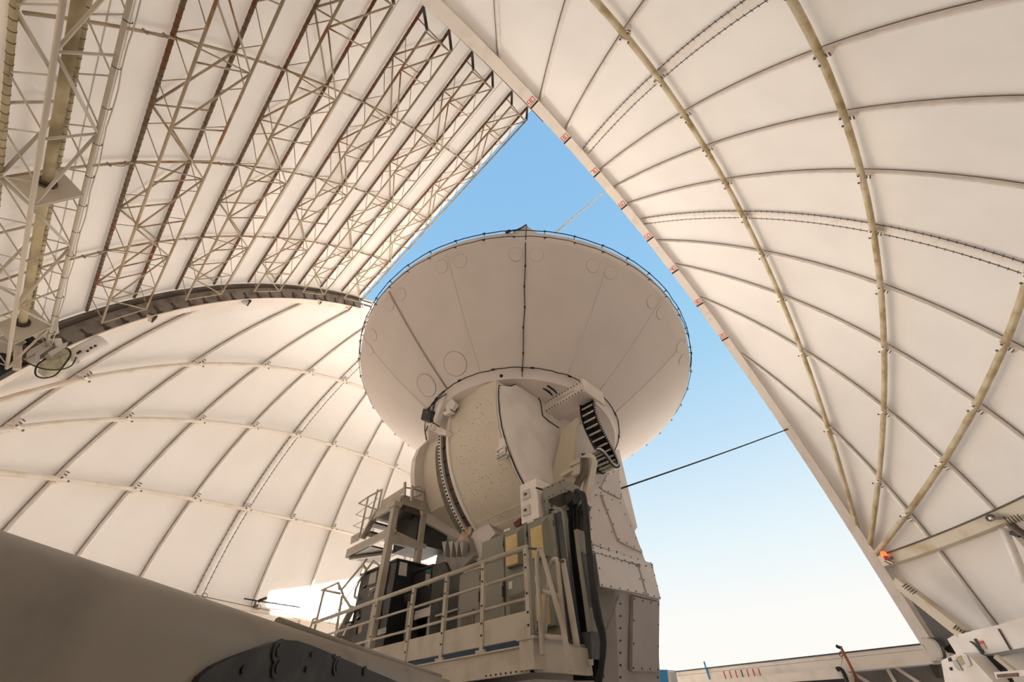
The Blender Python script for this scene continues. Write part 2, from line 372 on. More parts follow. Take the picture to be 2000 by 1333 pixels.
# ------------------------------------------------------------------ rear shutter: fabric roof on trusses
shutter = thing('shutter', 'white rolled-back shutter roof carried on rusty lattice trusses', 'shutter', (0, -8, DZ + 9))
RU, RL = 12.92, 12.36
XE = 5.85
TH0, TH1 = 112.3, 168.6
def panel(b):
    rows = []
    for i in range(121):
        th = TH0 + (TH1 - TH0) * i / 120; y, z = yz(RU + 0.08, th); rows.append([(x, y, z) for x in (-XE - 0.25, -3, 0, 3, XE + 0.25)])
    b.grid(rows)
part('roof_panel', 'roof', shutter, panel, 'white fabric roof skin')
def panel_seams(b):
    for th in (119.5, 128.5, 138.0, 148.6, 159.5, 161.0):
        y, z = yz(RU + 0.072, th); b.bar((-XE, y, z), (XE, y, z), 0.02, 0.012)
part('panel_seam', 'roof', shutter, panel_seams)
XN = -0.05
def truss(ta, tb, du, rcu, rcl, upm, lowm, webm, rl=RL, big=False, label='lattice truss spanning between the slit arches'):
    tr = link(bpy.data.objects.new('roof_truss', None), shutter); ym, zm = yz(rl, (ta + tb) / 2); tr.location = Vector((0, ym, zm)) - shutter.location
    tr['label'] = label
    for th in (ta, tb):
        y, z = yz(RU, th); n = Vector((0, -math.cos(D2R(th)), -math.sin(D2R(th)))); t = Vector((0, -math.sin(D2R(th)), math.cos(D2R(th))))
        def upper(b):
            b.tube([(-XE, y, z), (XE, y, z)], rcu, 8)
            k = -XE + 0.1
            while k < XE:
                p = Vector((k, y, z)) - n * 0.055
                b.bar(p - t * 0.06, p - t * 0.06 + n * 0.04, 0.018, 0.018, t)
                k += 0.17
        uc = part('upper_chord', upm, tr, upper, 'stained upper chord with a row of bolts')
        def hoops(b):
            k = -XE + 0.15
            while k < XE: b.tube([(k, y, z), (k + .012, y, z)], rcu * 1.12, 8); k += 0.17
        part('chord_hoop', 'steel', tr, hoops)
        yl, zl = yz(rl, th + du)
        part('lower_chord', lowm, tr, lambda b: b.tube([(-XE + 0.15, yl, zl), (XE - 0.3, yl, zl)], rcl, 8))
    (yu, zu), (yv, zv), (yl, zl), (ym, zm) = yz(RU, ta), yz(RU, tb), yz(rl, ta + du), yz(rl, tb + du)
    def thin(b):
        for (ya, za), (yb, zb) in (((yu, zu), (yl, zl)), ((yv, zv), (ym, zm))):
            for k in range(-6, 6):
                x = XN + 1.02 * k
                for xl in (x + 0.6, x - 0.4):
                    if -XE + .1 < xl < XE - 0.3: b.tube([(x, ya, za), (xl, yb, zb)], 0.0105 if not big else 0.013, 5)
    part('side_web', webm, tr, thin, 'thin zigzag side bars')
    def heavy(b):
        r1 = 0.020 if not big else 0.024
        for k in range(-4, 4):
            x = XN + 1.5 * k; x2 = x + 1.5; odd = k % 2
            if x < -XE - 0.3: continue
            x = max(x, -XE + 0.15); x2 = min(x2, XE - 0.3)
            # lower chord plane: zigzag and cross struts; upper chord plane: zigzag
            if odd: b.tube([(x, ym, zm), (x2, yl, zl)], r1, 6); b.tube([(x, yv, zv), (x2, yu, zu)], r1 * 1.15, 6)
            else: b.tube([(x, yl, zl), (x2, ym, zm)], r1, 6); b.tube([(x, yu, zu), (x2, yv, zv)], r1 * 1.15, 6)
            b.tube([(x2, yl, zl), (x2, ym, zm)], r1 * 0.9, 6)
            if not odd: b.tube([(x2, yu, zu), (x2, yv, zv)], r1, 6)
            else: b.tube([(x2, yv, zv), (x2, yl, zl)], r1 * .8, 6)
        b.tube([(-XE + .15, yl, zl), (-XE + .15, ym, zm)], r1, 6)
    part('cross_brace', webm, tr, heavy, 'heavier cross bracing bars')
    return tr
for ta, tb in ((113.4, 117.3), (121.9, 126.3), (130.8, 135.3), (140.7, 146.0), (151.3, 156.65)):
    tr = truss(ta, tb, 0.35, 0.040, 0.029, 'rust', 'truss', 'truss')
    def feet(b):      # dark hanger posts under the right arch
        for th in (ta, tb):
            b.tube([(XE - 0.25,) + yz(RL, th + .35), (XE - 0.05,) + yz(RU - .05, th)], 0.04, 6)
    part('end_post', 'steel', tr, feet)
bt = truss(166.4, 162.6, 0.7, 0.040, 0.034, 'pipe', 'truss_w', 'truss_w', 12.28, True, 'heavy rear box truss with a drive pipe running through it')
def pipe(b):
    pts = [(x,) + yz(12.58, 164.75) for x in (-5.6, XE)]; b.tube(pts, 0.068, 16)
part('drive_pipe', 'pipe', bt, pipe, 'thick stained pipe')
for bx in (0.02, -4.55):
    def plates(b):
        x = bx; q = [yz(12.80, 162.9), yz(12.24, 163.4), yz(12.24, 167.0), yz(12.80, 166.4)]
        b.prism(q, 'x', x - 0.012, x + 0.012)
    bk = part('bulkhead_plate', 'truss_w', bt, plates)
    def collars(b):
        x = bx; c = (x,) + yz(12.58, 164.75)
        b.tube([(x - .06, c[1], c[2]), (x + .06, c[1], c[2])], 0.125, 18); b.tube([(x + .06, c[1], c[2]), (x + .10, c[1], c[2])], 0.10, 18)
    part('bearing_collar', 'steel', bt, collars)
def conduit(b):
    pts = []
    for i in range(30):
        x = XE - 0.4 - i * 0.38; y, z = yz(12.21, 163.05); pts.append((x, y, z + 0.03 * math.sin(i * 1.7)))
    b.tube(pts, 0.010, 5)
part('conduit', 'truss_w', bt, conduit)
def hooks(b):
    for i in range(1, 30, 2):
        x = XE - 0.4 - i * 0.38; y, z = yz(12.25, 163.3)
        b.tube([(x, y + .055 * math.cos(t), z + .055 * math.sin(t)) for t in [j * math.pi / 5 - 2.2 for j in range(6)]], 0.007, 4)
part('cable_tie', 'black', bt, hooks)
# ties that run along the roof
for x in (-3.1, -0.08, 2.92):
    part('roof_tie', 'truss', shutter, lambda b: b.tube([(x,) + yz(RU - 0.02, 113 + 53 * i / 40) for i in range(41)], 0.027, 8))
    for th in (117.9, 126.9, 135.9, 146.6, 157.3):
        def strap(b):
            pts = [(x + .05,) + yz(RU - 0.06 - 0.07 * math.sin(math.pi * i / 8), th + 1.6 * i / 8) for i in range(9)]
            b.tube(pts, 0.009, 5)
            for e in (0.1, 1.6): b.bar((x + .03,) + yz(RU - .1, th + e), (x + .03,) + yz(RU, th + e), .03, .03, (1, 0, 0))
        part('tie_strap', 'greymetal', shutter, strap)
# ------------------------------------------------------------------ floor, ring beams, low walls
fl = MB(); fl.disc((0, 0, -0.05), (0, 0, 1), 16.0, 0.1, 64); struct(obj('floor', fl, 'floor'), 'concrete dome floor', 'floor')
def ring(side, name, label, m, hh=0.16):
    b = MB(); pm = math.acos((W + TW) / (R - 0.42)); rows = []
    prof = [(R - 0.05, RZ - hh), (R - 0.42, RZ - hh), (R - 0.42, RZ + hh), (R - 0.05, RZ + hh)]
    for i in range(61):
        phi = -pm + 2 * pm * i / 60; rows.append([(side * r * math.cos(phi), r * math.sin(phi), z) for r, z in prof])
    b.grid(rows, False, True); return struct(obj(name, b, m), label, 'ring beam')
trim_3 = ring(1, 'trim_3', 'stained box ring beam along the right dome half', 'ring')
trim_4 = ring(-1, 'trim_4', 'white box ring beam along the left dome half', 'arch', 0.11)
part('edge_cable', 'steel', trim_3, lambda b: b.tube([((R - .44) * math.cos(f), (R - .44) * math.sin(f), RZ + .17) for f in [-.6 + 1.66 * i / 60 for i in range(61)]], 0.022, 6))
part('edge_cable', 'ring', trim_4, lambda b: b.tube([(-(R - .44) * math.cos(f), (R - .44) * math.sin(f), RZ - .12) for f in [-.9 + 1.9 * i / 60 for i in range(61)]], 0.02, 6))
# ------------------------------------------------------------------ front sill and back wall
b = MB(); b.box((-W - .3, A - 0.1, 2.62), (W + .05, A + 0.3, 3.10)); trim_5 = struct(obj('trim_5', b, 'arch'), 'white sill beam across the bottom of the slit', 'sill beam')
b = MB(); b.box((-W - 1, A + 0.35, 0), (W + 1.0, A + 0.5, 2.62)); wall_front = struct(obj('wall_front', b, 'grey_wall'), 'dark grey wall panel below the slit sill', 'wall')
b = MB(); b.box((-W - .4, -A - 1.5, 0), (W + .4, -A - 1.3, 9.2)); wall_back = struct(obj('wall_back', b, 'membrane'), 'white wall behind the camera', 'wall')
b = MB(); b.disc((0, 0, -0.35), (0, 0, 1), 220, 0.2, 48); struct(obj('ground', b, 'ground'), 'pale ground outside the dome', 'ground')

# ------------------------------------------------------------------ measuring helper: the point of a real surface seen at photo pixel (px, py)
def ray(px, py): return (FV + RV * ((px - 1000) / 746.1265) - UV * ((py - 666.5) / 746.1265)).normalized()
def on(ax, val, px, py):
    d = ray(px, py); i = 'xyz'.index(ax); return CAM + d * ((val - CAM[i]) / d[i])
def on_plane(P, n, px, py):
    d = ray(px, py); n = Vector(n); return CAM + d * ((Vector(P) - CAM).dot(n) / d.dot(n))
def on_round(r, px, py, axis='x'):      # inner wall of a cylinder about the dome's cross axis (x) or its upright axis (z)
    d = ray(px, py); o = CAM - Vector((0, 0, DZ))
    u, v = ((1, 2) if axis == 'x' else (0, 1))
    a = d[u] ** 2 + d[v] ** 2; b = o[u] * d[u] + o[v] * d[v]; c = o[u] ** 2 + o[v] ** 2 - r * r
    return CAM + d * ((-b + math.sqrt(b * b - a * c)) / a)
def on_sphere(r, px, py):
    d = ray(px, py); o = CAM - Vector((0, 0, DZ)); b = o.dot(d); return CAM + d * (-b + math.sqrt(b * b - o.dot(o) + r * r))
def pix(P):
    q = Vector(P) - CAM; w = q.dot(FV); return (1000 + 746.1265 * q.dot(RV) / w, 666.5 - 746.1265 * q.dot(UV) / w)
def slab(b, pts, th, n):                 # flat panel from 3-D outline pts, thickness th along n
    n = Vector(n).normalized() * th; k = len(pts); i = len(b.v)
    b.v += [tuple(p) for p in pts] + [tuple(Vector(p) + n) for p in pts]
    b.f.append(tuple(i + j for j in range(k))); b.sm.append(False); b.f.append(tuple(i + k + j for j in reversed(range(k)))); b.sm.append(False)
    for j in range(k): b.f.append((i + j, i + (j + 1) % k, i + k + (j + 1) % k, i + k + j)); b.sm.append(False)

# ------------------------------------------------------------------ radio telescope
DC = Vector((0.11477, 0.10730, 10.75034)); DA = Vector((-0.03371622, 0.13231699, 0.99063385)).normalized()
E1 = DA.cross(Vector((0, 1, 0.1))).normalized(); E2 = DA.cross(E1)
tel = thing('radio_telescope', 'large white dish telescope seen from below on its yoke mount', 'telescope', (0, 0, 2.0))
def cone(phi, u, off=0.0):
    r = 5.92 + (3.114 - 5.92) * u; h = -0.39 + (-2.535 + 0.39) * u - 0.10 * math.sin(math.pi * u)
    return DC + (E1 * math.cos(phi) + E2 * math.sin(phi)) * (r + off * 0.61) + DA * (h - off * 0.79)
def dish_at(px, py):                     # (phi, u) of the cone point seen at a photo pixel
    best = None
    for i in range(360):
        for j in range(0, 21):
            p = cone(math.radians(i), j / 20)
            x, y = pix(p); d = (x - px) ** 2 + (y - py) ** 2
            if best is None or d < best[0]: best = (d, math.radians(i), j / 20)
    _, f0, u0 = best
    for st in (0.3, 0.1, 0.03):
        for i in range(-4, 5):
            for j in range(-4, 5):
                f, u = f0 + math.radians(i * st), u0 + j * st * 0.05
                x, y = pix(cone(f, u)); d = (x - px) ** 2 + (y - py) ** 2
                if d < best[0]: best = (d, f, u)
        _, f0, u0 = best
    return f0, u0
def dish_mesh(b):
    prof = [(6.0, 0.0), (6.0, -0.03), (5.955, -0.2), (5.92, -0.39)] + [None] * 0
    b.lathe(prof, DC, DA, 160, True, E1)
    b.grid([[cone(2 * math.pi * j / 160, i / 14) for j in range(160)] for i in range(15)], True, True)
    b.lathe([(3.114, -2.535), (3.02, -2.60), (2.97, -2.80)], DC, DA, 160, True, E1)
    b.lathe([(2.97, -2.80), (0.3, -2.82)], DC, DA, 160, False, E1)
    b.lathe([(6.0, 0.0), (5.95, 0.01)] + [(5.95 * math.sqrt(1 - i / 12) if i < 12 else 0.02, -1.87 * i / 12) for i in range(13)], DC, DA, 160, True, E1)
dish = part('dish', 'dish', tel, dish_mesh, 'white dish with a shallow cone shaped backing')
def rim_tip(b):
    f, _ = dish_at(1027, 462); e = E1 * math.cos(f) + E2 * math.sin(f); t = DA.cross(e)
    c = DC + e * 5.98
    pr = [c - t * .42, c + t * .36, c + DA * .56 + t * .02]
    slab(b, pr, -0.35, e)
part('rim_tip', 'dish', dish, rim_tip, 'small pointed fin on the rim')
def seams(b):
    for q in ((875, 505), (1187, 515), (1288, 590), (1338, 668), (712, 665)):
        f, _ = dish_at(*q); b.tube([cone(f, i / 12, 0.004) for i in range(13)], 0.012, 4)
part('panel_seam', 'dish', dish, seams)
def thick_seam(b):
    f, _ = dish_at(760, 570); b.tube([cone(f, i / 12, 0.01) for i in range(13)], 0.03, 6)
part('bolted_seam', 'grime', dish, thick_seam)
def ringline(r, s_, f0, f1, n=90): return [DC + (E1 * math.cos(f0 + (f1 - f0) * i / n) + E2 * math.sin(f0 + (f1 - f0) * i / n)) * r - DA * s_ for i in range(n + 1)]
def cable(b, pts, r=0.014, n=5, jit=0.0):
    b.tube([Vector(p) + Vector((rnd.uniform(-jit, jit), rnd.uniform(-jit, jit), rnd.uniform(-jit, jit))) for p in pts], r, n)
part('rim_cable', 'black', dish, lambda b: cable(b, ringline(6.07, 0.0, 0, 2 * math.pi, 140), 0.014, 5, 0.012))
part('rim_cable', 'black', dish, lambda b: cable(b, ringline(6.01, 0.27, 0, 2 * math.pi, 140), 0.011, 5, 0.012))
part('hub_cable', 'black', dish, lambda b: cable(b, ringline(3.15, 2.53, 0, 2 * math.pi, 120), 0.014, 5, 0.015))
def clips(b):
    for i in range(44):
        f = 2 * math.pi * i / 44 + .02; e = E1 * math.cos(f) + E2 * math.sin(f); t = DA.cross(e)
        p = DC + e * 6.0; b.bar(p, p + e * .09, .02, .02); b.bar(p + e * .08 - t * .04, p + e * .08 + t * .04, .03, .02)
        p = DC + e * 5.95 - DA * .27; b.bar(p, p + e * .07, .02, .02); b.bar(p + e * .07 - t * .05 - DA * .05, p + e * .07 + t * .05 - DA * .05, .02, .02)
    for i in range(18):
        f = 2 * math.pi * i / 18; e = E1 * math.cos(f) + E2 * math.sin(f); t = DA.cross(e); p = DC + e * 3.15 - DA * 2.53; b.bar(p - t * .05, p + t * .05, .04, .04)
part('cable_clip', 'black', dish, clips)
def meridian(b):
    pts = []
    for (x, y) in ((1028, 440), (1027, 462), (1026, 480), (1026, 520), (1024, 560), (1025, 600), (1022, 640), (1022, 690), (1020, 722)):
        f, u = dish_at(x, max(y, 478)); p = cone(f, u, 0.03)
        if y < 470: e = E1 * math.cos(f) + E2 * math.sin(f); p = DC + e * 6.03 + DA * (0.5 if y == 440 else -.1)
        pts.append(p)
    f, _ = dish_at(1020, 722); e = E1 * math.cos(f) + E2 * math.sin(f); pts.append(DC + e * 3.03 - DA * 2.78); cable(b, pts, 0.013)
    for p in pts[3:-1]: b.tube([p - DA * .05, p + DA * .05], 0.024, 5)
part('backing_cable', 'black', dish, meridian)
def tip_cable(b):
    f, _ = dish_at(1027, 478); f2, _ = dish_at(996, 482); e = E1 * math.cos(f) + E2 * math.sin(f); e2 = E1 * math.cos(f2) + E2 * math.sin(f2)
    a = DC + e * 6.04 + DA * .54; c = DC + e2 * 6.06 + DA * .02
    for k in range(3):
        d = DA * (.03 * k); cable(b, [a - d, a.lerp(c, .3) - DA * .1 - d, a.lerp(c, .6) - DA * .12 - d, c - d * .5], 0.015)
    b.bar(c, c + (c - a).normalized() * .16, .07, .06)
part('tip_cable', 'black', dish, tip_cable)
def hatch(px, py, r):
    f, u = dish_at(px, py); e = E1 * math.cos(f) + E2 * math.sin(f); t = DA.cross(e); m_ = (cone(f, min(1, u + .02)) - cone(f, u - .02)).normalized(); n_ = t.cross(m_)
    if n_.dot(CAM - cone(f, u)) < 0: n_ = -n_
    c = cone(f, u)
    def ringm(b): b.tube([c + n_ * .008 + (t * math.cos(k * math.pi / 16) + m_ * math.sin(k * math.pi / 16)) * r for k in range(32)], 0.011 if r > .3 else 0.006, 4, closed=True)
    h_ = part('hatch_cover', 'dish', dish, lambda b: b.disc(c + n_ * .002, n_, r, 0.02, 32))
    part('hatch_gasket', 'gasket', dish, ringm)
for q in ((783, 575), (761, 596), (863, 521), (899, 510), (1007, 497), (1048, 498), (1158, 519), (1192, 533), (1273, 590), (1291, 612), (1328, 678), (1333, 703), (729, 655), (722, 683)): hatch(*q, 0.19)
for q in ((889, 711), (833, 753)): hatch(*q, 0.36)
part('drain_hole', 'black', dish, lambda b: b.disc(DC + (E1 * math.cos(dish_at(980, 735)[0]) + E2 * math.sin(dish_at(980, 735)[0])) * 3.0 - DA * 2.68, E1 * math.cos(dish_at(980, 735)[0]) + E2 * math.sin(dish_at(980, 735)[0]), .05, .05, 10))

# receiver cabin: a drum about the elevation axis
EY, EZ = -0.03, 7.449
def arc_yz(r, a0, a1, n=40): return [(EY + r * math.cos(D2R(a0 + (a1 - a0) * i / n)), EZ + r * math.sin(D2R(a0 + (a1 - a0) * i / n))) for i in range(n + 1)]
def drum(b):
    b.prism([(-2.42, 8.2), (-2.60, 8.03)] + arc_yz(2.978, 172, 300) + [(2.5, 5.6), (2.6, 8.2)], 'x', 0.04, 2.10)
cabin = part('receiver_cabin', 'cabin', tel, drum, 'white cabin with a curved rear drum')
def rearskin(b):
    rows = [[(x, y, z) for (y, z) in arc_yz(2.99, 171, 262)] for x in (0.06, 1.96)]
    b.grid(rows)
part('drum_skin', 'cream', cabin, rearskin, 'cream speckled curved skin')
part('drum_top', 'cream', cabin, lambda b: b.hexa([(.06, -2.97, 7.4), (1.96, -2.97, 7.4), (1.9, -2.2, 7.4), (.06, -2.2, 7.4), (.06, -2.93, 8.62), (1.86, -2.93, 8.22), (1.86, -2.2, 8.25), (.06, -2.2, 8.5)]))
def specks(b):
    for _ in range(130):
        x = rnd.uniform(.15, 1.85); a_ = rnd.uniform(176, 232); y, z = EY + 2.995 * math.cos(D2R(a_)), EZ + 2.995 * math.sin(D2R(a_)); rr = .012 if rnd.random() < .05 else .0055
        b.box((x - rr, y - .01, z - rr), (x + rr, y + .01, z + rr))
part('rivet', 'grime', cabin, specks)
def lip(b):
    rows = [[(x, y, z) for (y, z) in arc_yz(r_, 170, 250)] for x, r_ in ((0.0, 3.03), (0.1, 3.03), (0.1, 2.98))]
    b.grid(rows, False)
part('drum_lip', 'cabin', cabin, lip)
def seamband(b):
    for a_ in (229, 233.5):
        y, z = EY + 2.99 * math.cos(D2R(a_)), EZ + 2.99 * math.sin(D2R(a_)); b.bar((.1, y, z), (2.0, y, z), .02, .02)
    for k in range(16):
        a_ = 231.2; y, z = EY + 2.99 * math.cos(D2R(a_)), EZ + 2.99 * math.sin(D2R(a_)); x = .2 + k * .115; b.box((x, y - .015, z - .015), (x + .02, y + .015, z + .015))
part('seam_strip', 'cream', cabin, seamband)
part('edge_cable', 'black', cabin, lambda b: cable(b, [(2.08, -2.40, 8.23)] + [(2.06, y, z) for y, z in [(-2.62, 8.05)] + arc_yz(3.01, 172, 226, 14)], 0.016, 5, 0.008))
part('top_cable', 'black', cabin, lambda b: cable(b, [on('x', 2.12, *q) for q in ((1022, 746), (1034, 752), (1045, 766), (1056, 785), (1060, 812), (1072, 823), (1092, 836))], 0.014))
def boltbox(b):
    p = on('x', 2.0, 986, 872); b.box((1.86, p.y - .06, p.z - .22), (2.06, p.y + .1, p.z + .22)); b.bar((1.80, p.y - .08, p.z - .06), (2.02, p.y - .08, p.z - .06), .04, .04); b.bar((1.80, p.y - .08, p.z - .18), (2.02, p.y - .08, p.z - .18), .03, .03)
lp = part('lock_pin', 'cabin', tel, boltbox)
def locksign(b):
    p = on('x', 2.0, 990, 888); b.box((1.80, p.y - .09, p.z - .12), (2.07, p.y - .06, p.z + .0))
part('lock_sign', 'sign_grey', lp, locksign)
def locksign2(b):
    p = on('x', 2.0, 990, 888); b.box((1.80, p.y - .095, p.z + .0), (2.07, p.y - .065, p.z + .13))
part('lock_sign', 'brown', lp, locksign2)
def lettering(name, text, size, P, m, parent, rot=(math.pi / 2, 0, 0)):
    cu = bpy.data.curves.new(name, 'FONT'); cu.body = text; cu.size = size; cu.align_x = 'CENTER'; cu.extrude = 0.002
    tmp = bpy.data.objects.new(name, cu); me = bpy.data.meshes.new_from_object(tmp); bpy.data.objects.remove(tmp); me.materials.append(M[m])
    o = bpy.data.objects.new(name, me); q = parent; off = Vector((0, 0, 0))
    while q is not None: off += q.location; q = q.parent
    link(o, parent); o.location = Vector(P) - off; o.rotation_euler = rot; return o
ps = on('x', 2.0, 990, 888)
lettering('lettering', 'PINCH POINT', 0.05, (1.935, ps.y - .093, ps.z - .085), 'black', lp)
# gear sector between the two halves of the cabin
def gear(b): b.grid([[(x, y, z) for y, z in arc_yz(r_, 179, 240)] for x, r_ in ((-.24, 2.80), (-.24, 2.95), (0.0, 2.95), (0.0, 2.80))], False, False)
gs = part('gear_sector', 'steel', tel, gear, 'dark curved elevation gear rack')
def teeth(b):
    for i in range(24):
        a_ = 181 + i * 2.4; y, z = EY + 2.96 * math.cos(D2R(a_)), EZ + 2.96 * math.sin(D2R(a_))
        if i % 3 == 0: b.bar((-.22, y, z), (-.02, y, z), .05, .02)
        y2, z2 = EY + 2.97 * math.cos(D2R(a_)), EZ + 2.97 * math.sin(D2R(a_)); b.box((-.05, y2 - .03, z2 - .03), (0.0, y2 + .02, z2 + .03))
part('gear_clip', 'black', gs, teeth)
def flange(b): b.grid([[(x, y, z) for y, z in arc_yz(r_, 178, 241)] for x, r_ in ((-.36, 2.80), (-.36, 3.02), (-.25, 3.02), (-.25, 2.80))], False)
fl_ = part('gear_flange', 'cabin', gs, flange)
def fbolts(b):
    for i in range(34):
        a_ = 179 + i * 1.8; y, z = EY + 3.03 * math.cos(D2R(a_)), EZ + 3.03 * math.sin(D2R(a_)); b.box((-.32, y - .018, z - .018), (-.29, y + .018, z + .018))
part('flange_bolt', 'black', gs, fbolts)
def guard(b): b.grid([[(x, y, z) for y, z in arc_yz(r_, 181, 243)] for x, r_ in ((-.80, 2.62), (-.80, 2.78), (-.40, 2.80), (-.40, 2.62))], False)
part('gear_guard', 'olive', gs, guard)
def leftframe(b):
    for x0, x1 in ((-2.1, -1.9),):
        b.prism([(-1.8, 8.75), (-2.35, 8.35), (-2.66, 7.9)] + arc_yz(2.72, 178, 218) + [(-1.2, 5.6), (2.3, 5.6), (2.4, 8.2), (-1.5, 8.2)], 'x', x0, x1)
part('cabin_end_plate', 'cabin', cabin, leftframe)
def leftinner(b):
    b.prism([(-2.3, 8.3)] + arc_yz(2.42, 165, 215) + [(-1.0, 5.8), (1.8, 5.6), (1.9, 8.1), (-1.9, 8.2)], 'x', -1.89, -0.85)
part('cabin_inner_drum', 'cream', cabin, leftinner)
def hubneck(b): b.prism([(-2.2, 8.05), (2.5, 8.05), (2.5, 8.6), (-2.2, 8.6)], 'x', -1.9, 2.05)
part('cabin_neck', 'cream', cabin, hubneck)
# strut that holds the gear end, with its bracket
YT = -3.22
def strut(b):
    p, q = on('y', YT, 871, 772), on('y', YT, 846, 842); b.bar(p, q, .20, .16, (0, -1, 0))
st = part('gear_strut', 'cabin', tel, strut, 'white strut between the hub and the gear sector')
part('strut_bracket', 'cabin', st, lambda b: (slab(b, [on('y', YT + .05, *q) for q in ((868, 768), (880, 776), (889, 788), (881, 806), (872, 802), (866, 782))], .14, (0, 1, 0)), slab(b, [on('y', YT, *q) for q in ((864, 806), (880, 800), (882, 806), (868, 812))], .10, (0, 1, 0))))
part('strut_foot', 'cabin', st, lambda b: (slab(b, [on('y', YT, *q) for q in ((832, 832), (844, 826), (872, 842), (870, 850), (856, 848), (838, 840))], .2, (0, 1, 0)), b.tube([on('y', YT - .03, 836, 840), on('y', YT - .03, 846, 834)], .10, 12)))
part('strut_cable', 'black', st, lambda b: [cable(b, [on('y', -3.36, *q) for q in L_], .016) for L_ in (((872, 770), (856, 780), (846, 792), (845, 815), (846, 826), (858, 834)), ((868, 765), (850, 785), (838, 797), (834, 802)), ((850, 790), (842, 812), (846, 828)), ((836, 832), (830, 845), (833, 858)), ((880, 800), (888, 806), (894, 798)))])

# yoke: tapered pedestal with two arms
def octo(hx, hy, c): return [(hx, -hy + c), (hx, hy - c), (hx - c, hy), (-hx + c, hy), (-hx, hy - c), (-hx, -hy + c), (-hx + c, -hy), (hx - c, -hy)]
def frust(b, lv):
    rows = [[(x, y, z) for x, y in octo(hx, hy, c)] for z, hx, hy, c in lv]
    b.grid(rows, False, True); b.face(rows[0]); b.face(rows[-1])
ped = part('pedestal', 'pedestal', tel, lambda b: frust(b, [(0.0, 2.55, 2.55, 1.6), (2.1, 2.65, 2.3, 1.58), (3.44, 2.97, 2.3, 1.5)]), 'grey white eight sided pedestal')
def skirt(b):
    rows = [[(x, y, z) for x, y in octo(hx, hy, c)] for z, hx, hy, c in ((3.43, 3.02, 2.35, 1.5), (3.52, 3.02, 2.35, 1.5), (4.36, 2.74, 1.9, .72))]
    b.grid(rows, False, True); b.face(rows[-1]); b.face(rows[0])
part('yoke_base', 'yoke', tel, skirt, 'sloping yoke base')
def arm(side):
    def f(b):
        lv = [(4.36, 2.74, 1.18), (5.4, 2.69, 1.02), (6.3, 2.66, .93)]
        top = []
        for z, x, h in lv:
            top.append([(side * 2.2, -h, z), (side * x, -h, z), (side * x, h + .02, z), (side * 2.2, h + .02, z)])
        for i in range(1, 13):
            t = math.pi / 2 * i / 12; z = 6.7 + .95 * math.sin(t); h = max(.9 * math.cos(t), .12); top.append([(side * 2.2, -h, z), (side * 2.65, -h, z), (side * 2.65, h, z), (side * 2.2, h, z)])
        b.grid(top, False, True); b.face(top[-1]); b.face(top[0])
    return f
arm_r = part('yoke_arm', 'yoke', tel, arm(1), 'right yoke arm with bolted cover panels')
arm_l = part('yoke_arm', 'yoke', tel, arm(-1))
part('crossbeam', 'yoke', tel, lambda b: b.box((-2.6, -1.1, 4.0), (2.6, 1.1, 4.42)))
def armcover(b):
    P = Vector((2.2, -1.2, 4.3)); n = Vector((0, -1, 0))
    slab(b, [on('y', -1.22, *q) for q in ((1072, 950), (1098, 838), (1128, 816), (1122, 852), (1118, 950), (1110, 985), (1075, 1000))], .1, (0, 1, 0))
part('arm_cover', 'olive_white', arm_r, armcover, 'olive tinted rear cover of the right arm')
def xs(poly, x0, th_, tilt=0.0): return [on_plane((x0, 0, 4.36), (1, 0, tilt), *q) for q in poly]
def facep(name, poly, P, n, th_, m_='yoke', par=None):
    pts = [on_plane(P, n, *q) for q in poly]; nn = Vector(n).normalized()
    o_ = part(name, m_, par or arm_r, lambda b: slab(b, pts, th_, nn))
    def sc(b):
        c = sum(pts, Vector()) / len(pts)
        for i in range(len(pts)):
            a_, d_ = pts[i].lerp(c, .07), pts[(i + 1) % len(pts)].lerp(c, .07); k = max(2, int((d_ - a_).length / .28))
            for j in range(k): p = a_.lerp(d_, j / k) + nn * (th_ + .004); b.disc(p, nn, .016, .012, 6)
    part('screw', 'black', par or arm_r, sc); return o_
NA = Vector((1, 0, .045))
facep('cover_panel', ((1172, 967), (1208, 982), (1252, 1081), (1205, 1058)), (2.70, 0, 5.2), NA, .05)
facep('cover_panel', ((1150, 990), (1182, 1003), (1203, 1083), (1150, 1062)), (2.71, 0, 5.0), NA, .05)
facep('cover_panel', ((1150, 915), (1166, 944), (1172, 965), (1150, 975)), (2.67, 0, 6.2), NA, .03)
facep('cover_panel', ((1186, 925), (1207, 918), (1213, 968), (1212, 976), (1172, 955)), (2.665, 0, 6.4), NA, .02)
NS = Vector((1, 0, .333))
facep('skirt_panel', ((1161, 1080), (1243, 1107), (1258, 1163), (1170, 1147)), (2.99, 0, 3.62), NS, .03)
facep('skirt_panel', ((1245, 1108), (1271, 1105), (1287, 1173), (1262, 1167)), (2.99, 0, 3.62), NS, .05)
facep('skirt_rail', ((1148, 1068), (1271, 1104), (1273, 1114), (1150, 1080)), (2.98, 0, 3.62), NS, .06)
NP = Vector((1, 0, -.23))
facep('pedestal_panel', ((1231, 1165), (1282, 1177), (1280, 1312), (1228, 1310)), (2.82, 0, 2.75), NP, .07, 'pedestal', ped)
def pedscrews(b):
    for py in range(1180, 1330, 24):
        for px in (1212, 1285):
            p = on_plane((2.82, 0, 2.75), NP, px, py); b.disc(p, NP, .016, .02, 6)
part('screw', 'black', ped, pedscrews)
# grey chamfer on the pedestal with a brace line
def brace(b): b.bar(on_plane((2.9, -.8, 3.3), (1, -1, -.1), 1209, 1164), on_plane((2.75, -.8, 2.6), (1, -1, -.1), 1182, 1237), .04, .03)
part('chamfer_strap', 'pedestal', ped, brace)
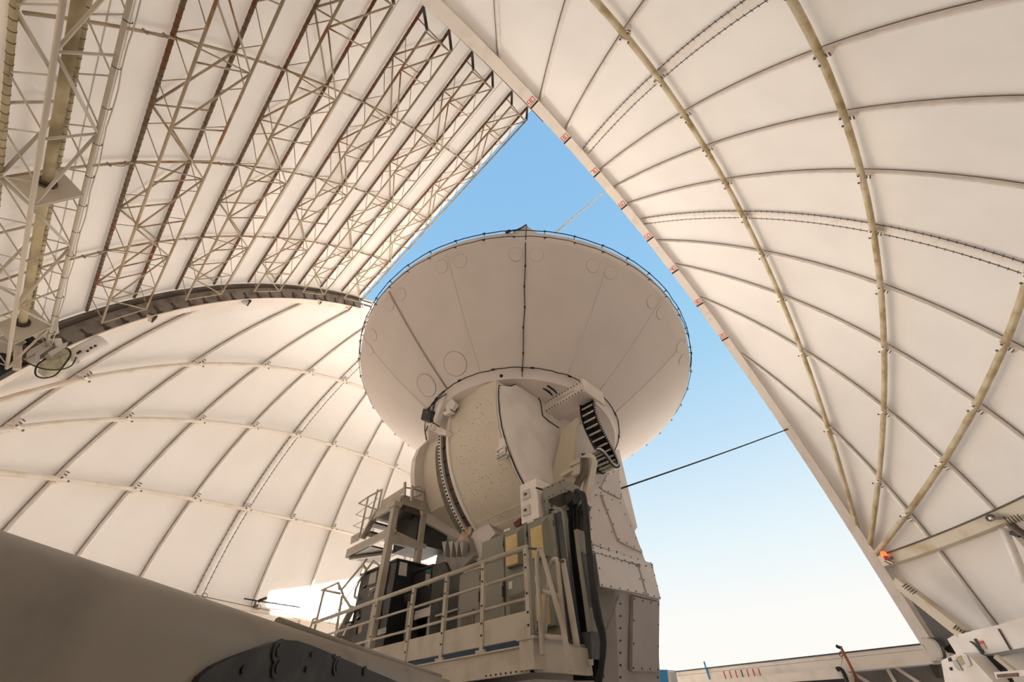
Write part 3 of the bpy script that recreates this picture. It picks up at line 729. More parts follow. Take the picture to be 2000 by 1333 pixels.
# gear drive housing below the sector
def drive(b):
    P = [on('y', -1.9, *q) for q in ((893, 1062), (921, 1006), (937, 1001), (968, 1042), (958, 1052), (935, 1100))]
    slab(b, P, .9, (0, 1, 0))
dh = part('gear_drive', 'yoke', tel, drive, 'sloped housing of the gear drive')
def drive_face(b): slab(b, [on('y', -1.93, *q) for q in ((893, 1062), (921, 1006), (930, 1004), (921, 1042), (912, 1055))], .03, (0, -1, 0))
part('rusty_face', 'rustwash', dh, drive_face, 'rust stained sloping face')
def fins(b):
    for px in (872, 885, 896, 906):
        slab(b, [on('y', -2.1, px, 1062), on('y', -2.1, px + 9, 1060), on('y', -2.1, px + 6, 1090)], .15, (0, -1, 0))
    slab(b, [on('y', -2.05, *q) for q in ((866, 1066), (915, 1050), (926, 1085), (912, 1100), (880, 1130))], .3, (0, 1, 0))
part('drive_fin', 'greymetal', dh, fins)

# ------------------------------------------------------------------ cable chain on the right arm
cbox = part('cable_trunking', 'cabin', tel, lambda b: b.box((1.95, -1.22, 7.86), (3.42, -.62, 8.2)), 'bolted trunking box that the cable chain hangs from')
def tbolt(b):
    for i in range(14):
        x = 2.02 + i * .104
        for z in (7.89, 8.17): b.box((x, -1.235, z - .014), (x + .028, -1.215, z + .014))
    for z in (7.95, 8.03, 8.11): b.box((1.98, -1.235, z), (2.0, -1.215, z + .02))
part('bolt', 'black', cbox, tbolt)
part('slot_cover', 'cream', cbox, lambda b: b.box((2.55, -1.24, 8.0), (3.15, -1.22, 8.06)))
part('end_cap', 'cabin', cbox, lambda b: b.box((3.42, -1.24, 7.80), (3.50, -.30, 8.24)))
for sx in (2.45, 2.6): part('stub_cable', 'black', cbox, lambda b: cable(b, [(sx, -1.2, 8.22), (sx + .06, -1.5, 8.2), (sx + .02, -1.7, 8.26)], .03, 6))
chain = thing('cable_chain', 'black ladder-like cable chain looping down beside the right arm', 'cable chain', (3.2, 0, 7.0))
CX0, CX1 = 2.98, 3.40
path = [on('x', 3.19, *q) for q in ((1147, 777), (1148, 800), (1154, 825), (1165, 850), (1178, 875), (1189, 898), (1194, 911), (1190, 917), (1181, 911), (1170, 896), (1160, 886), (1151, 884))]
def smooth(pts, n=6):
    out = []
    for i in range(len(pts) - 1):
        p0, p1, p2, p3 = pts[max(i - 1, 0)], pts[i], pts[i + 1], pts[min(i + 2, len(pts) - 1)]
        for k in range(n):
            t = k / n; out.append(0.5 * ((2 * p1) + (p2 - p0) * t + (2 * p0 - 5 * p1 + 4 * p2 - p3) * t * t + (3 * p1 - p0 - 3 * p2 + p3) * t ** 3))
    return out + [pts[-1]]
cp = smooth(path, 6)
def chainrails(b):
    for x in (CX0, CX1):
        for i in range(len(cp) - 1):
            p, q = Vector((x, cp[i].y, cp[i].z)), Vector((x, cp[i + 1].y, cp[i + 1].z)); b.bar(p, p.lerp(q, .86), .03, .11, (0, .7, .7) if i < 38 else (0, 0, 1))
part('side_link', 'black', chain, chainrails)
part('liner', 'black', chain, lambda b: b.grid([[(CX0, p.y + .05, p.z + .06), (CX1, p.y + .05, p.z + .06)] for p in cp[:44]] ))
for i in range(2, len(cp) - 2, 3): part('rung', 'sign_grey', chain, lambda b: b.bar((CX0, cp[i].y, cp[i].z), (CX1, cp[i].y, cp[i].z), .03, .045), 'pale aluminium rung')
for k in range(7): part('cable', 'black', chain, lambda b: cable(b, [Vector((CX0 + .05 + k * .055, p.y + .03, p.z + .04)) for p in cp[:-4:2]], .022, 6, .012))
def whitebits(b):
    for i in range(3, len(cp) - 1, 1): b.bar((CX1 + .01, cp[i].y - .03, cp[i].z - .02), (CX1 + .02, cp[i].y + .03, cp[i].z + .03), .012, .02)
part('link_pin', 'sign_grey', chain, whitebits)
c_ = on('x', 2.8, 1170, 906)
gd = part('guide_drum', 'greymetal', tel, lambda b: b.tube([(2.55, c_.y, c_.z), (2.97, c_.y, c_.z)], .24, 24), 'grey rounded drum under the loop of the cable chain')
br = part('guide_bracket', 'cream', tel, lambda b: (slab(b, [on('y', -1.32, *q) for q in ((1112, 912), (1114, 904), (1150, 884), (1153, 894))], .25, (0, 1, 0)), slab(b, [on('y', -1.30, *q) for q in ((1152, 893), (1158, 896), (1143, 975), (1134, 972))], .2, (0, 1, 0)), slab(b, [on('y', -1.28, *q) for q in ((1115, 915), (1138, 900), (1135, 925), (1116, 930))], .1, (0, 1, 0))))
part('guide_shelf', 'cream', br, lambda b: slab(b, [on('y', -1.36, *q) for q in ((1094, 926), (1113, 916), (1116, 920), (1098, 931))], .25, (0, 1, 0)))
for d in (0, 5, 9): part('guide_cable', 'browncable', br, lambda b: cable(b, smooth([on('y', -1.40, x0 + d, y0) for x0, y0 in ((1136, 895), (1135, 925), (1122, 950), (1120, 970), (1126, 1000), (1130, 1040))], 4), .035, 8))

# ------------------------------------------------------------------ service platform with its guard railing
PZ = 2.47; YR = -3.5
plat = thing('service_platform', 'white steel service platform at the foot of the telescope', 'platform', (0, -3, 2.2))
part('deck', 'greymetal', plat, lambda b: b.box((-4.6, -3.52, PZ - .05), (3.22, -2.28, PZ)))
part('kick_plate', 'railing', plat, lambda b: b.box((-4.6, -3.54, PZ + .01), (3.22, -3.52, PZ + .32)))
part('blue_strip', 'blue', plat, lambda b: b.box((-4.6, -3.535, PZ - .06), (3.18, -3.515, PZ - .0)), 'blue strip showing under the kick plate')
part('edge_beam', 'railing', plat, lambda b: (b.box((-4.6, -3.56, PZ - .36), (3.24, -3.48, PZ - .07)), b.box((-4.6, -3.60, PZ - .09), (3.26, -3.44, PZ - .07))))
part('end_beam', 'railing', plat, lambda b: b.box((3.16, -3.56, PZ - .36), (3.26, -2.3, PZ - .05)))
part('base_slab', 'greymetal', plat, lambda b: b.box((-4.4, -3.42, PZ - .66), (3.14, -2.3, PZ - .42)))
part('lower_beam', 'railing', plat, lambda b: b.box((-.4, -3.46, 1.78), (3.0, -3.30, 1.95)))
part('corner_plate', 'railing', plat, lambda b: (b.box((3.08, -3.66, PZ - .34), (3.34, -3.42, PZ - .02)), b.box((3.04, -3.68, PZ - .03), (3.38, -3.40, PZ))))
def studs(b):
    for k in range(9): x = 2.3 + k * .1; b.box((x, -3.57, PZ - .345), (x + .022, -3.555, PZ - .325))
part('bolt', 'black', plat, studs)
rail = thing('guard_railing', 'white pipe guard railing along the telescope service platform', 'railing', (0, YR, PZ))
TOPZ, MIDZ, LOWZ = 3.63, 3.28, 2.94
for px, py in ((1034, 1160), (946, 1190), (871, 1200), (804, 1215), (731, 1230)):
    x = on('y', YR, px, py).x
    po = part('post', 'railing', rail, lambda b: b.bar((x, YR - .03, PZ - .05), (x, YR - .03, TOPZ - .02), .075, .06, (0, 1, 0)))
    part('post_foot', 'railing', po, lambda b: b.box((x - .10, YR - .08, PZ - .07), (x + .10, YR + .06, PZ - .03)))
    part('bolt', 'black', po, lambda b: [b.box((x - .01, YR - .07, z), (x + .02, YR - .055, z + .025)) for z in (2.6, 2.75, 2.98, 3.32, 3.5)])
xr = on('y', YR, 1034, 1160).x
for z, r in ((TOPZ, .04), (MIDZ, .022), (LOWZ, .022)):
    part('rail', 'railing', rail, lambda b: b.tube([(-4.2, YR - .02, z), (xr + .02, YR - .02, z)], r, 10))
# folding A shaped gate rails at the end of the platform
gate = thing('platform_gate', 'pair of white bent tube gate rails at the right end of the railing', 'gate', (3.3, -3.3, PZ))
def px_tube(plane, L_, r=.035): return lambda b: b.tube(smooth([on(*plane, *q) for q in L_], 5), r, 10)
part('gate_rail', 'railing', gate, px_tube(('y', -3.58), ((1060, 1280), (1057, 1240), (1050, 1120), (1049, 1084), (1054, 1075), (1060, 1086), (1078, 1150), (1098, 1222), (1104, 1250), (1112, 1290), (1115, 1312))))
part('gate_rail', 'railing', gate, px_tube(('y', -3.46), ((1059, 1268), (1066, 1210), (1072, 1130), (1075, 1105), (1082, 1094), (1089, 1098), (1092, 1130), (1099, 1205), (1103, 1238))))
part('gate_post', 'railing', gate, px_tube(('y', -3.40), ((1099, 1094), (1110, 1160), (1127, 1264)), .045))
part('gate_bar', 'railing', gate, px_tube(('y', -3.52), ((1058, 1155), (1078, 1160), (1094, 1167)), .03))
part('gate_bar', 'railing', gate, px_tube(('y', -3.52), ((1055, 1243), (1080, 1246), (1106, 1248)), .035))
part('gate_hinge', 'steel', gate, lambda b: (b.bar(on('y', -3.5, 1048, 1073), on('y', -3.5, 1032, 1072), .03, .03), b.bar(on('y', -3.45, 1090, 1096), on('y', -3.45, 1100, 1097), .04, .04), b.bar(on('y', -3.5, 1044, 1243), on('y', -3.5, 1058, 1243), .05, .04), b.bar(on('y', -3.4, 1104, 1250), on('y', -3.4, 1120, 1256), .05, .04)))

# ------------------------------------------------------------------ electrical cabinets on the platform
YC = -2.5
def px_x(px, py, y=YC): return on('y', y, px, py).x
def cabinet(name, x0, x1, z1, label, m='cabgrey', group='grey electrical cabinets on the platform', y=YC, dep=.62):
    t = thing(name, label, 'electrical cabinet', ((x0 + x1) / 2, y + dep / 2, PZ), group)
    part('body', m, t, lambda b: b.box((x0 + .01, y, PZ + .02), (x1 - .01, y + dep, z1)))
    part('door', m, t, lambda b: b.box((x0 + .015, y - .025, PZ + .08), (x1 - .015, y, z1 - .02)))
    def hinge(b):
        for z in (PZ + .3, PZ + 1.0, z1 - .25): b.tube([(x1 - .02, y - .03, z), (x1 - .02, y - .03, z + .1)], .014, 8)
    part('hinge', 'steel', t, hinge)
    return t
def louver(t, pts, n, y=YC):
    P = [on('y', y - .03, *q) for q in pts]; x0, x1 = P[0].x, P[1].x; z1, z0 = P[0].z, P[2].z
    v = part('vent', 'black', t, lambda b: b.box((x0, y - .035, z0), (x1, y - .026, z1)))
    for k in range(n):
        z = z0 + (z1 - z0) * (k + .5) / n; part('louver', 'cabgrey', v, lambda b: b.bar((x0, y - .05, z), (x1, y - .05, z + .0), .028, .016, (0, -.7, .7)))
    part('vent_frame', 'cabgrey', v, lambda b: (b.box((x0 - .02, y - .06, z0 - .02), (x0, y - .02, z1 + .02)), b.box((x1, y - .06, z0 - .02), (x1 + .02, y - .02, z1 + .02)), b.box((x0 - .02, y - .06, z1), (x1 + .02, y - .02, z1 + .02)), b.box((x0 - .02, y - .06, z0 - .02), (x1 + .02, y - .02, z0))))
def handle(t, px, py, h=.34):
    p = on('y', YC - .04, px, py); part('handle', 'steel', t, lambda b: (b.box((p.x - .02, YC - .07, p.z - h / 2), (p.x + .02, YC - .025, p.z + h / 2)), b.box((p.x - .012, YC - .10, p.z - h * .3), (p.x + .012, YC - .06, p.z + h * .2))))
def hood(t, px0, px1, py0, py1, y=YC):
    a, c = on('y', y - .14, px0, py0), on('y', y - .14, px1, py1); x0, x1, z1, z0 = a.x, c.x, a.z, c.z
    h_ = part('vent_hood', 'cabgrey', t, lambda b: b.hexa([(x0 - .05, y, z0), (x1 + .05, y, z0), (x1 + .05, y, z0), (x0 - .05, y, z0)] and [(x0 - .04, y - .02, z0), (x0, y - .14, z0), (x1, y - .14, z0), (x1 + .05, y - .02, z0), (x0 - .04, y - .02, z1 + .16), (x0, y - .14, z1), (x1, y - .14, z1), (x1 + .05, y - .02, z1 + .16)]))
    part('filter_pad', 'yellowpad', h_, lambda b: b.box((x0 + .01, y - .155, z0 + .02), (x1 - .01, y - .139, z1 - .01)), 'yellowed filter pad')
def doorlabel(t, px, py, w=.16, h=.05, m='sign_grey'):
    p = on('y', YC - .03, px, py); part('label_plate', m, t, lambda b: b.box((p.x - w / 2, YC - .034, p.z - h / 2), (p.x + w / 2, YC - .024, p.z + h / 2)))
xa, xb, xc, xd, xe = px_x(902, 1080), px_x(942, 1078), px_x(986, 1040), px_x(1031, 1025), px_x(1082, 1000)
ZT = 4.47
c1 = cabinet('electrical_cabinet', xa, xb, 3.98, 'shortest grey electrical cabinet with a louvered vent, at the left of its row')
part('top_rod', 'railing', c1, lambda b: b.tube([(xa, YC - .05, 4.0), (xb, YC - .05, 4.0)], .02, 8)); louver(c1, ((904, 1199), (925, 1193), (904, 1238)), 14); handle(c1, 939, 1165)
c2 = cabinet('electrical_cabinet', xb, xc, ZT - .02, 'plain grey electrical cabinet door without any vent or hood'); handle(c2, 985, 1155); doorlabel(c2, 947, 1052, .18)
c3 = cabinet('electrical_cabinet', xc, xd, ZT, 'grey electrical cabinet with one yellow hood above a louvered vent'); hood(c3, 988, 1013, 1050, 1102); louver(c3, ((998, 1166), (1024, 1158), (998, 1208)), 13); doorlabel(c3, 990, 1036, .18); doorlabel(c3, 997, 1144, .10, .12)
c4 = cabinet('electrical_cabinet', xd, xe, ZT + .01, 'grey electrical cabinet with two yellow hoods, at the right of its row'); hood(c4, 1036, 1064, 1033, 1086); hood(c4, 1045, 1077, 1164, 1222); doorlabel(c4, 1036, 1019, .18); doorlabel(c4, 1048, 1131, .07, .1)
part('hook', 'steel', c4, px_tube(('y', -2.9), ((1051, 1235), (1052, 1222), (1050, 1215)), .02))
# blue-grey half round column and tray beside the row
tray = thing('cable_tray', 'tall grey cable tray standing at the right end of the electrical cabinets', 'cable tray', (3.3, -2.3, PZ))
part('column', 'bluegrey', tray, lambda b: b.tube([(xe + .09, YC + .10, PZ - .3), (xe + .06, YC + .10, ZT)], .09, 16))
def strip(b, pts, w, y, dep):
    P = [on('y', y, *q) for q in pts]
    rows = [[p + Vector((-w / 2, 0, 0)), p + Vector((w / 2, 0, 0)), p + Vector((w / 2, dep, 0)), p + Vector((-w / 2, dep, 0))] for p in P]
    b.grid(rows, False, True); b.face(rows[0]); b.face(rows[-1])
part('tray_side', 'cabgrey', tray, lambda b: strip(b, smooth([Vector((0, 0, 0))] * 0 or [Vector((x, y, 0)) for x, y in ((1068, 985), (1072, 995), (1080, 992), (1092, 996), (1097, 1012), (1102, 1080), (1112, 1180), (1124, 1290))], 4) and [(v.x, v.y) for v in smooth([Vector((x, y, 0)) for x, y in ((1068, 985), (1072, 995), (1080, 992), (1092, 996), (1097, 1012), (1102, 1080), (1112, 1180), (1124, 1290))], 4)], .13, -2.45, .1))
part('tray_side', 'cabgrey', tray, lambda b: strip(b, ((1124, 1035), (1131, 1090), (1141, 1160), (1151, 1234)), .08, -2.42, .2))
part('tray_side', 'bluegrey', tray, lambda b: strip(b, ((1134, 1080), (1142, 1140), (1152, 1232)), .06, -2.40, .2))
part('tray_back', 'black', tray, lambda b: slab(b, [on('y', -1.75, *q) for q in ((1100, 1000), (1140, 985), (1170, 1330), (1120, 1330))], .05, (0, 1, 0)))
part('tray_foot', 'bluegrey', tray, lambda b: slab(b, [on('y', -2.35, *q) for q in ((1131, 1236), (1153, 1234), (1156, 1288), (1136, 1290))], .3, (0, 1, 0)))
part('foot_sign', 'sign_grey', tray, lambda b: slab(b, [on('y', -2.37, *q) for q in ((1136, 1291), (1157, 1288), (1158, 1300), (1138, 1303))], .02, (0, 1, 0)))
CB = thing('cable_bundle', 'bundle of black cables dropping down beside the grey cable tray', 'cables', (3.4, -1.9, PZ))
for k in range(11):
    u = k / 10
    P = [on('y', -2.15 + .03 * (k % 3), *q) for q in ((1114 + 22 * u, 990 + 8 * math.sin(k)), (1112 + 26 * u, 1040), (1118 + 26 * u, 1100), (1126 + 30 * u, 1180), (1138 + 30 * u, 1260), (1148 + 28 * u, 1325))]
    part('cable', 'black', CB, lambda b: cable(b, smooth(P, 5), .035 if k % 3 else .022, 7))
for k in range(3):
    P = [on('y', -2.35, *q) for q in ((1120 + 3 * k, 985), (1124 + 4 * k, 960 + 6 * k), (1134 + 3 * k, 965), (1142 + 2 * k, 1000), (1147 + 2 * k, 1060), (1155 + 3 * k, 1140), (1163 + 4 * k, 1200), (1176 + 2 * k, 1250), (1174 + k, 1300), (1165 + 3 * k, 1335))]
    part('cable', 'black', CB, lambda b: cable(b, smooth(P, 5), .036, 8))
part('cable_plug', 'black', CB, lambda b: b.tube([on('y', -2.2, 1136, 1000), on('y', -2.2, 1148, 990)], .08, 12))
part('cable_plug', 'black', CB, lambda b: b.tube([on('y', -2.3, 1108, 968), on('y', -2.3, 1120, 985)], .12, 12))
jb = thing('junction_box', 'scuffed white junction box with two latches on top of the cabinets', 'junction box', (2.35, -2.2, ZT))
jx0, jx1 = px_x(1016, 948), px_x(1045, 940)
part('body', 'chipped', jb, lambda b: b.box((jx0, YC - .02, ZT + .02), (jx1 + .05, YC + .62, 5.30)), bevel=.015)
for py in (967, 998):
    p = on('y', YC - .02, 1029, py)
    la = part('latch', 'sign_grey', jb, lambda b: b.box((p.x - .10, YC - .055, p.z - .09), (p.x + .10, YC - .02, p.z + .09)))
    part('latch_knob', 'steel', la, lambda b: b.box((p.x - .03, YC - .08, p.z - .02), (p.x + .03, YC - .055, p.z + .02)))
part('vent_slit', 'black', jb, lambda b: slab(b, [on('x', jx1 + .055, *q) for q in ((1046, 952), (1070, 958), (1070, 961), (1046, 955))], .01, (1, 0, 0)))
rb = thing('red_lamp_box', 'small dark red box between the white junction box and the telescope', 'box', (2.0, -2.2, ZT))
part('body', 'darkred', rb, lambda b: slab(b, [on('y', -2.3, *q) for q in ((1002, 1022), (1016, 1012), (1016, 1026), (1006, 1030))], .2, (0, 1, 0)))
pb = thing('pull_box', 'grey bolted pull box beside the white junction box', 'pull box', (2.9, -2.3, 4.7))
part('body', 'cabgrey', pb, lambda b: b.box((px_x(1061, 972, -2.45), -2.45, 4.80), (px_x(1106, 975, -2.45), -1.95, 5.06)))
part('bolt', 'black', pb, lambda b: [b.box((x, -2.46, z), (x + .02, -2.445, z + .02)) for x in (2.88, 3.0, 3.2, 3.3) for z in (4.83, 5.02)])
part('bracket', 'cabgrey', pb, lambda b: b.tube([(px_x(1064, 985, -2.45) + .05, -2.42, 4.82), (px_x(1064, 985, -2.45) + .05, -2.42, ZT)], .05, 8))

# ------------------------------------------------------------------ upper platform, its stairs, and the dark equipment cabinets
up = thing('upper_platform', 'raised grey steel platform on two posts left of the telescope cabin', 'platform', (-2.5, -2.6, 6.0))
UX = -1.92
part('leg', 'railing', up, lambda b: b.bar((UX - .05, -3.1, PZ), (UX - .05, -3.1, 6.02), .17, .15, (0, 1, 0)))
part('leg', 'railing', up, lambda b: b.bar((UX - .05, -2.18, PZ), (UX - .05, -2.18, 6.02), .15, .15, (0, 1, 0)))
part('leg_cap', 'railing', up, lambda b: b.box((UX - .20, -3.22, 5.94), (UX + .10, -2.98, 6.06)))
part('deck', 'steel', up, lambda b: b.box((-3.35, -2.95, 6.06), (UX, -1.2, 6.12)))
part('edge_beam', 'railing', up, lambda b: b.box((-3.4, -3.0, 6.04), (UX + .04, -2.94, 6.30)))
part('edge_beam', 'railing', up, lambda b: b.box((UX, -3.0, 6.04), (UX + .06, -1.1, 6.30)))
part('cross_beam', 'steel', up, lambda b: b.box((UX - .1, -2.9, 5.9), (UX, -1.2, 6.06)))
part('cross_beam', 'steel', up, lambda b: b.bar((-3.2, -1.4, 5.98), (UX, -2.8, 5.98), .12, .12))
part('under_unit', 'rack', up, lambda b: b.box((-3.1, -2.3, 5.2), (-1.99, -1.25, 6.05)))
part('tie_beam', 'railing', up, lambda b: b.box((UX - .1, -3.1, 5.05), (UX, -2.18, 5.25)))
part('toe_board', 'railing', up, lambda b: slab(b, [on('y', -2.97, *q) for q in ((744, 980), (788, 952), (788, 962), (744, 996))], .02, (0, 1, 0)))
def ptube(nm, plane, L_, r, par, m='railing'): return part(nm, m, par, lambda b: b.tube([on(*plane, *q) for q in L_], r, 8))
for (px, y0, y1) in ((790, 943, 970), (804, 950, 978)): part('rail_post', 'railing', up, lambda b: b.bar(on('y', -2.97, px, y1), on('y', -2.97, px + 1, y0), .07, .05, (0, 1, 0)))
part('rail_post', 'railing', up, lambda b: b.bar(on('x', UX + .05, 829, 987), on('x', UX + .05, 831, 959), .06, .05, (1, 0, 0)))
ptube('rail_loop', ('x', UX + .03), ((792, 953), (808, 955), (828, 962), (848, 971), (849, 974), (840, 979)), .022, up)
ptube('rail_loop', ('x', UX + .10), ((806, 953), (820, 951), (824, 955), (822, 968), (806, 972)), .018, up)
ptube('rail_loop', ('x', UX - .10), ((812, 975), (830, 965), (842, 961)), .018, up, 'steel')
land = thing('stair_landing', 'lower grey stair landing with railings below the upper platform', 'landing', (-3.3, -2.7, 5.4))
part('edge_beam', 'railing', land, lambda b: b.box((-4.5, -3.02, 5.28), (-2.0, -2.96, 5.50)))
part('deck', 'steel', land, lambda b: b.box((-4.5, -3.0, 5.28), (-3.2, -2.0, 5.32)))
part('end_beam', 'railing', land, lambda b: b.box((-4.54, -3.0, 5.28), (-4.48, -2.0, 5.50)))
part('under_brace', 'railing', land, lambda b: b.bar((-4.4, -2.9, 5.25), (-2.9, -2.1, 5.25), .09, .08))
part('under_brace', 'railing', land, lambda b: b.bar((-2.0, -2.95, 5.30), (-1.95, -2.0, 5.15), .09, .12))
part('toe_board', 'railing', land, lambda b: slab(b, [on('y', -2.97, *q) for q in ((686, 1049), (702, 1040), (700, 1056), (684, 1064))], .02, (0, 1, 0)))
for L_, r in ((((702, 1052), (719, 972)), .028), (((722, 1018), (738, 957)), .03), (((737, 1000), (746, 958)), .028)):
    ptube('rail_post', ('y', -2.99), L_, r, land)
ptube('hand_rail', ('y', -2.99), ((701, 984), (720, 971), (746, 957)), .028, land)
ptube('hand_rail', ('y', -2.99), ((701, 984), (712, 988), (739, 997)), .022, land)
for L_ in (((695, 1006), (722, 986), (738, 974)), ((695, 1006), (722, 1014)), ((690, 1028), (714, 1015), (726, 1007)), ((690, 1028), (712, 1035))): ptube('mid_rail', ('y', -2.99), L_, .012, land)
part('stringer', 'railing', land, lambda b: b.bar(on('y', -2.95, 708, 1052), on('y', -2.95, 736, 1002), .16, .07, (0, 0, 1)))
part('stringer', 'railing', land, lambda b: b.bar(on('y', -2.05, 760, 1060), on('y', -2.05, 790, 1010), .16, .07, (0, 0, 1)))
for q in ((718, 1042), (727, 1024), (734, 1010)):
    p = on('y', -2.95, *q); part('tread', 'steel', land, lambda b: b.box((p.x - .16, -2.95, p.z - .03), (p.x + .16, -2.02, p.z + .02)))
st_ = thing('access_stair', 'white pipe railed stair climbing behind the dark equipment cabinet', 'stairs', (-5.0, -3.0, PZ))
YS = -2.9
for L_, r in ((((612, 1240), (633, 1153)), .035), (((602, 1240), (612, 1210), (620, 1208)), .03), (((652, 1262), (668, 1165)), .035), (((628, 1154), (661, 1139), (670, 1162)), .03), (((630, 1153), (664, 1160)), .03), (((670, 1164), (684, 1186)), .032), (((661, 1139), (663, 1152)), .03),
                ((( 668, 1152), (709, 1103), (716, 1093)), .03), (((692, 1167), (695, 1150), (706, 1128), (729, 1096), (742, 1106)), .028), (((692, 1166), (700, 1171)), .03), (((642, 1218), (698, 1138), (727, 1100)), .012), (((708, 1103), (715, 1112)), .03)):
    ptube('hand_rail', ('y', YS), L_, r, st_)
part('stringer', 'railing', st_, lambda b: b.bar(on('y', YS, 655, 1255), on('y', YS, 690, 1185), .16, .06))
part('stringer', 'railing', st_, lambda b: b.bar(on('y', YS + .1, 668, 1262), on('y', YS + .1, 686, 1222), .15, .06))
for q in ((688, 1188), (678, 1216), (662, 1245)):
    p = on('y', YS, *q); part('tread', 'steel', st_, lambda b: b.box((p.x - .18, YS, p.z - .04), (p.x + .2, YS + .8, p.z)))
def dark_cabinet(name, x0, x1, y, dep, z1, label):
    t = thing(name, label, 'equipment cabinet', ((x0 + x1) / 2, y + dep / 2, PZ))
    part('body', 'charcoal', t, lambda b: b.box((x0, y, PZ + .01), (x1, y + dep, z1)), bevel=.01)
    part('lid', 'charcoal', t, lambda b: b.box((x0 - .03, y - .03, z1), (x1 + .03, y + dep + .03, z1 + .05)))
    return t
YD = -2.82
dx0, dx1 = on('y', YD, 707, 1122).x, on('y', YD, 776, 1095).x
dk = dark_cabinet('equipment_cabinet', dx0, dx1, YD, 1.0, 4.66, 'big charcoal equipment cabinet with stickers behind the left railing')
def dpl(nm, m, pts, th=.02): return part(nm, m, dk, lambda b: slab(b, [on('y', YD - .005, *q) for q in pts], th, (0, -1, 0)))
dpl('front_door', 'charcoal2', ((708, 1128), (762, 1105), (750, 1165), (697, 1190)))
dpl('front_door', 'charcoal2', ((697, 1196), (748, 1172), (738, 1240), (686, 1266)))
mt = dpl('meter_box', 'greymetal', ((727, 1122), (740, 1117), (737, 1140), (723, 1144)), .06)
dpl('sticker', 'sign_grey', ((711, 1145), (719, 1142), (718, 1148), (710, 1151)))
dpl('sticker', 'sign_grey', ((723, 1150), (736, 1146), (735, 1150), (722, 1155)))
dpl('sticker', 'sign_grey', ((726, 1156), (735, 1153), (735, 1157), (726, 1160)))
dpl('sticker', 'teal', ((703, 1193), (708, 1191), (706, 1199), (702, 1201)))
dpl('sticker', 'sign_grey', ((699, 1206), (706, 1203), (705, 1211), (697, 1214)))
dpl('sticker', 'tan', ((700, 1222), (710, 1218), (707, 1236), (696, 1240)))
dpl('sticker', 'yellow', ((721, 1160), (723, 1159), (722, 1166), (720, 1167)))
dpl('louver_plate', 'sign_grey', ((740, 1231), (755, 1226), (754, 1237), (738, 1243)))
dpl('handle', 'black', ((755, 1124), (758, 1123), (756, 1134), (753, 1135)), .05)
def dps(nm, m, pts, th=.02): return part(nm, m, dk, lambda b: slab(b, [on('x', dx1 + .005, *q) for q in pts], th, (1, 0, 0)))
dps('notice', 'sign_grey', ((781, 1098), (795, 1101), (793, 1127), (778, 1124)))
dk2 = dark_cabinet('equipment_cabinet', on('y', -2.3, 812, 1105).x, on('y', -2.3, 846, 1108).x, -2.3, .9, on('y', -2.3, 846, 1107).z, 'narrow charcoal equipment cabinet between the two platform posts and the grey cabinets')
part('sticker', 'teal', dk2, lambda b: slab(b, [on('y', -2.31, *q) for q in ((834, 1112), (843, 1114), (842, 1121), (833, 1119))], .02, (0, -1, 0)))
part('sticker', 'greymetal', dk2, lambda b: slab(b, [on('y', -2.31, *q) for q in ((833, 1121), (842, 1123), (839, 1146), (831, 1143))], .02, (0, -1, 0)))
dm = thing('pump_unit', 'black machine casing half hidden behind the left cabinet vents', 'machine', (-.6, -2.2, PZ))
part('casing', 'rack', dm, lambda b: slab(b, [on('y', -2.45, *q) for q in ((846, 1105), (868, 1098), (878, 1120), (898, 1112), (900, 1250), (836, 1268))], .1, (0, 1, 0)))
part('drawer', 'black', dm, lambda b: slab(b, [on('y', -2.52, *q) for q in ((858, 1160), (886, 1150), (898, 1155), (896, 1250), (850, 1262))], .15, (0, 1, 0)))
part('top_tray', 'greymetal', dm, lambda b: slab(b, [on('y', -2.56, *q) for q in ((850, 1202), (894, 1188), (894, 1192), (850, 1206))], .1, (0, 1, 0)))
part('hose', 'sign_grey', dm, px_tube(('y', -2.4), ((893, 1196), (897, 1184), (899, 1172)), .012))
ol = thing('amber_lamp', 'small amber lamp on the inner post of the upper platform', 'lamp', on('y', -2.3, 800, 1125))
part('lens', 'amber', ol, lambda b: b.tube([on('y', -2.3, 799, 1129), on('y', -2.3, 801, 1120)], .07, 12))
part('base', 'black', ol, lambda b: b.tube([on('y', -2.3, 798, 1133), on('y', -2.3, 799, 1129)], .075, 12))
ib = thing('isolator_switch', 'black isolator switch on a conduit behind the railing', 'switch', on('y', -2.6, 795, 1165))
part('body', 'black', ib, lambda b: slab(b, [on('y', -2.62, *q) for q in ((789, 1162), (806, 1158), (803, 1174), (788, 1177))], .1, (0, 1, 0)))
ptube('conduit', ('y', -2.58), ((800, 1174), (795, 1220), (790, 1262)), .04, ib, 'greymetal')
kb = thing('camera_box', 'black weatherproof box on the gear strut below the dish', 'box', on('y', -3.15, 832, 811))
part('body', 'black', kb, lambda b: slab(b, [on('y', -3.25, *q) for q in ((826, 798), (843, 802), (840, 824), (821, 820))], .28, (0, 1, 0)), bevel=.02)
part('latch', 'steel', kb, lambda b: slab(b, [on('y', -3.27, *q) for q in ((832, 803), (836, 804), (835, 809), (831, 808))], .02, (0, 1, 0)))

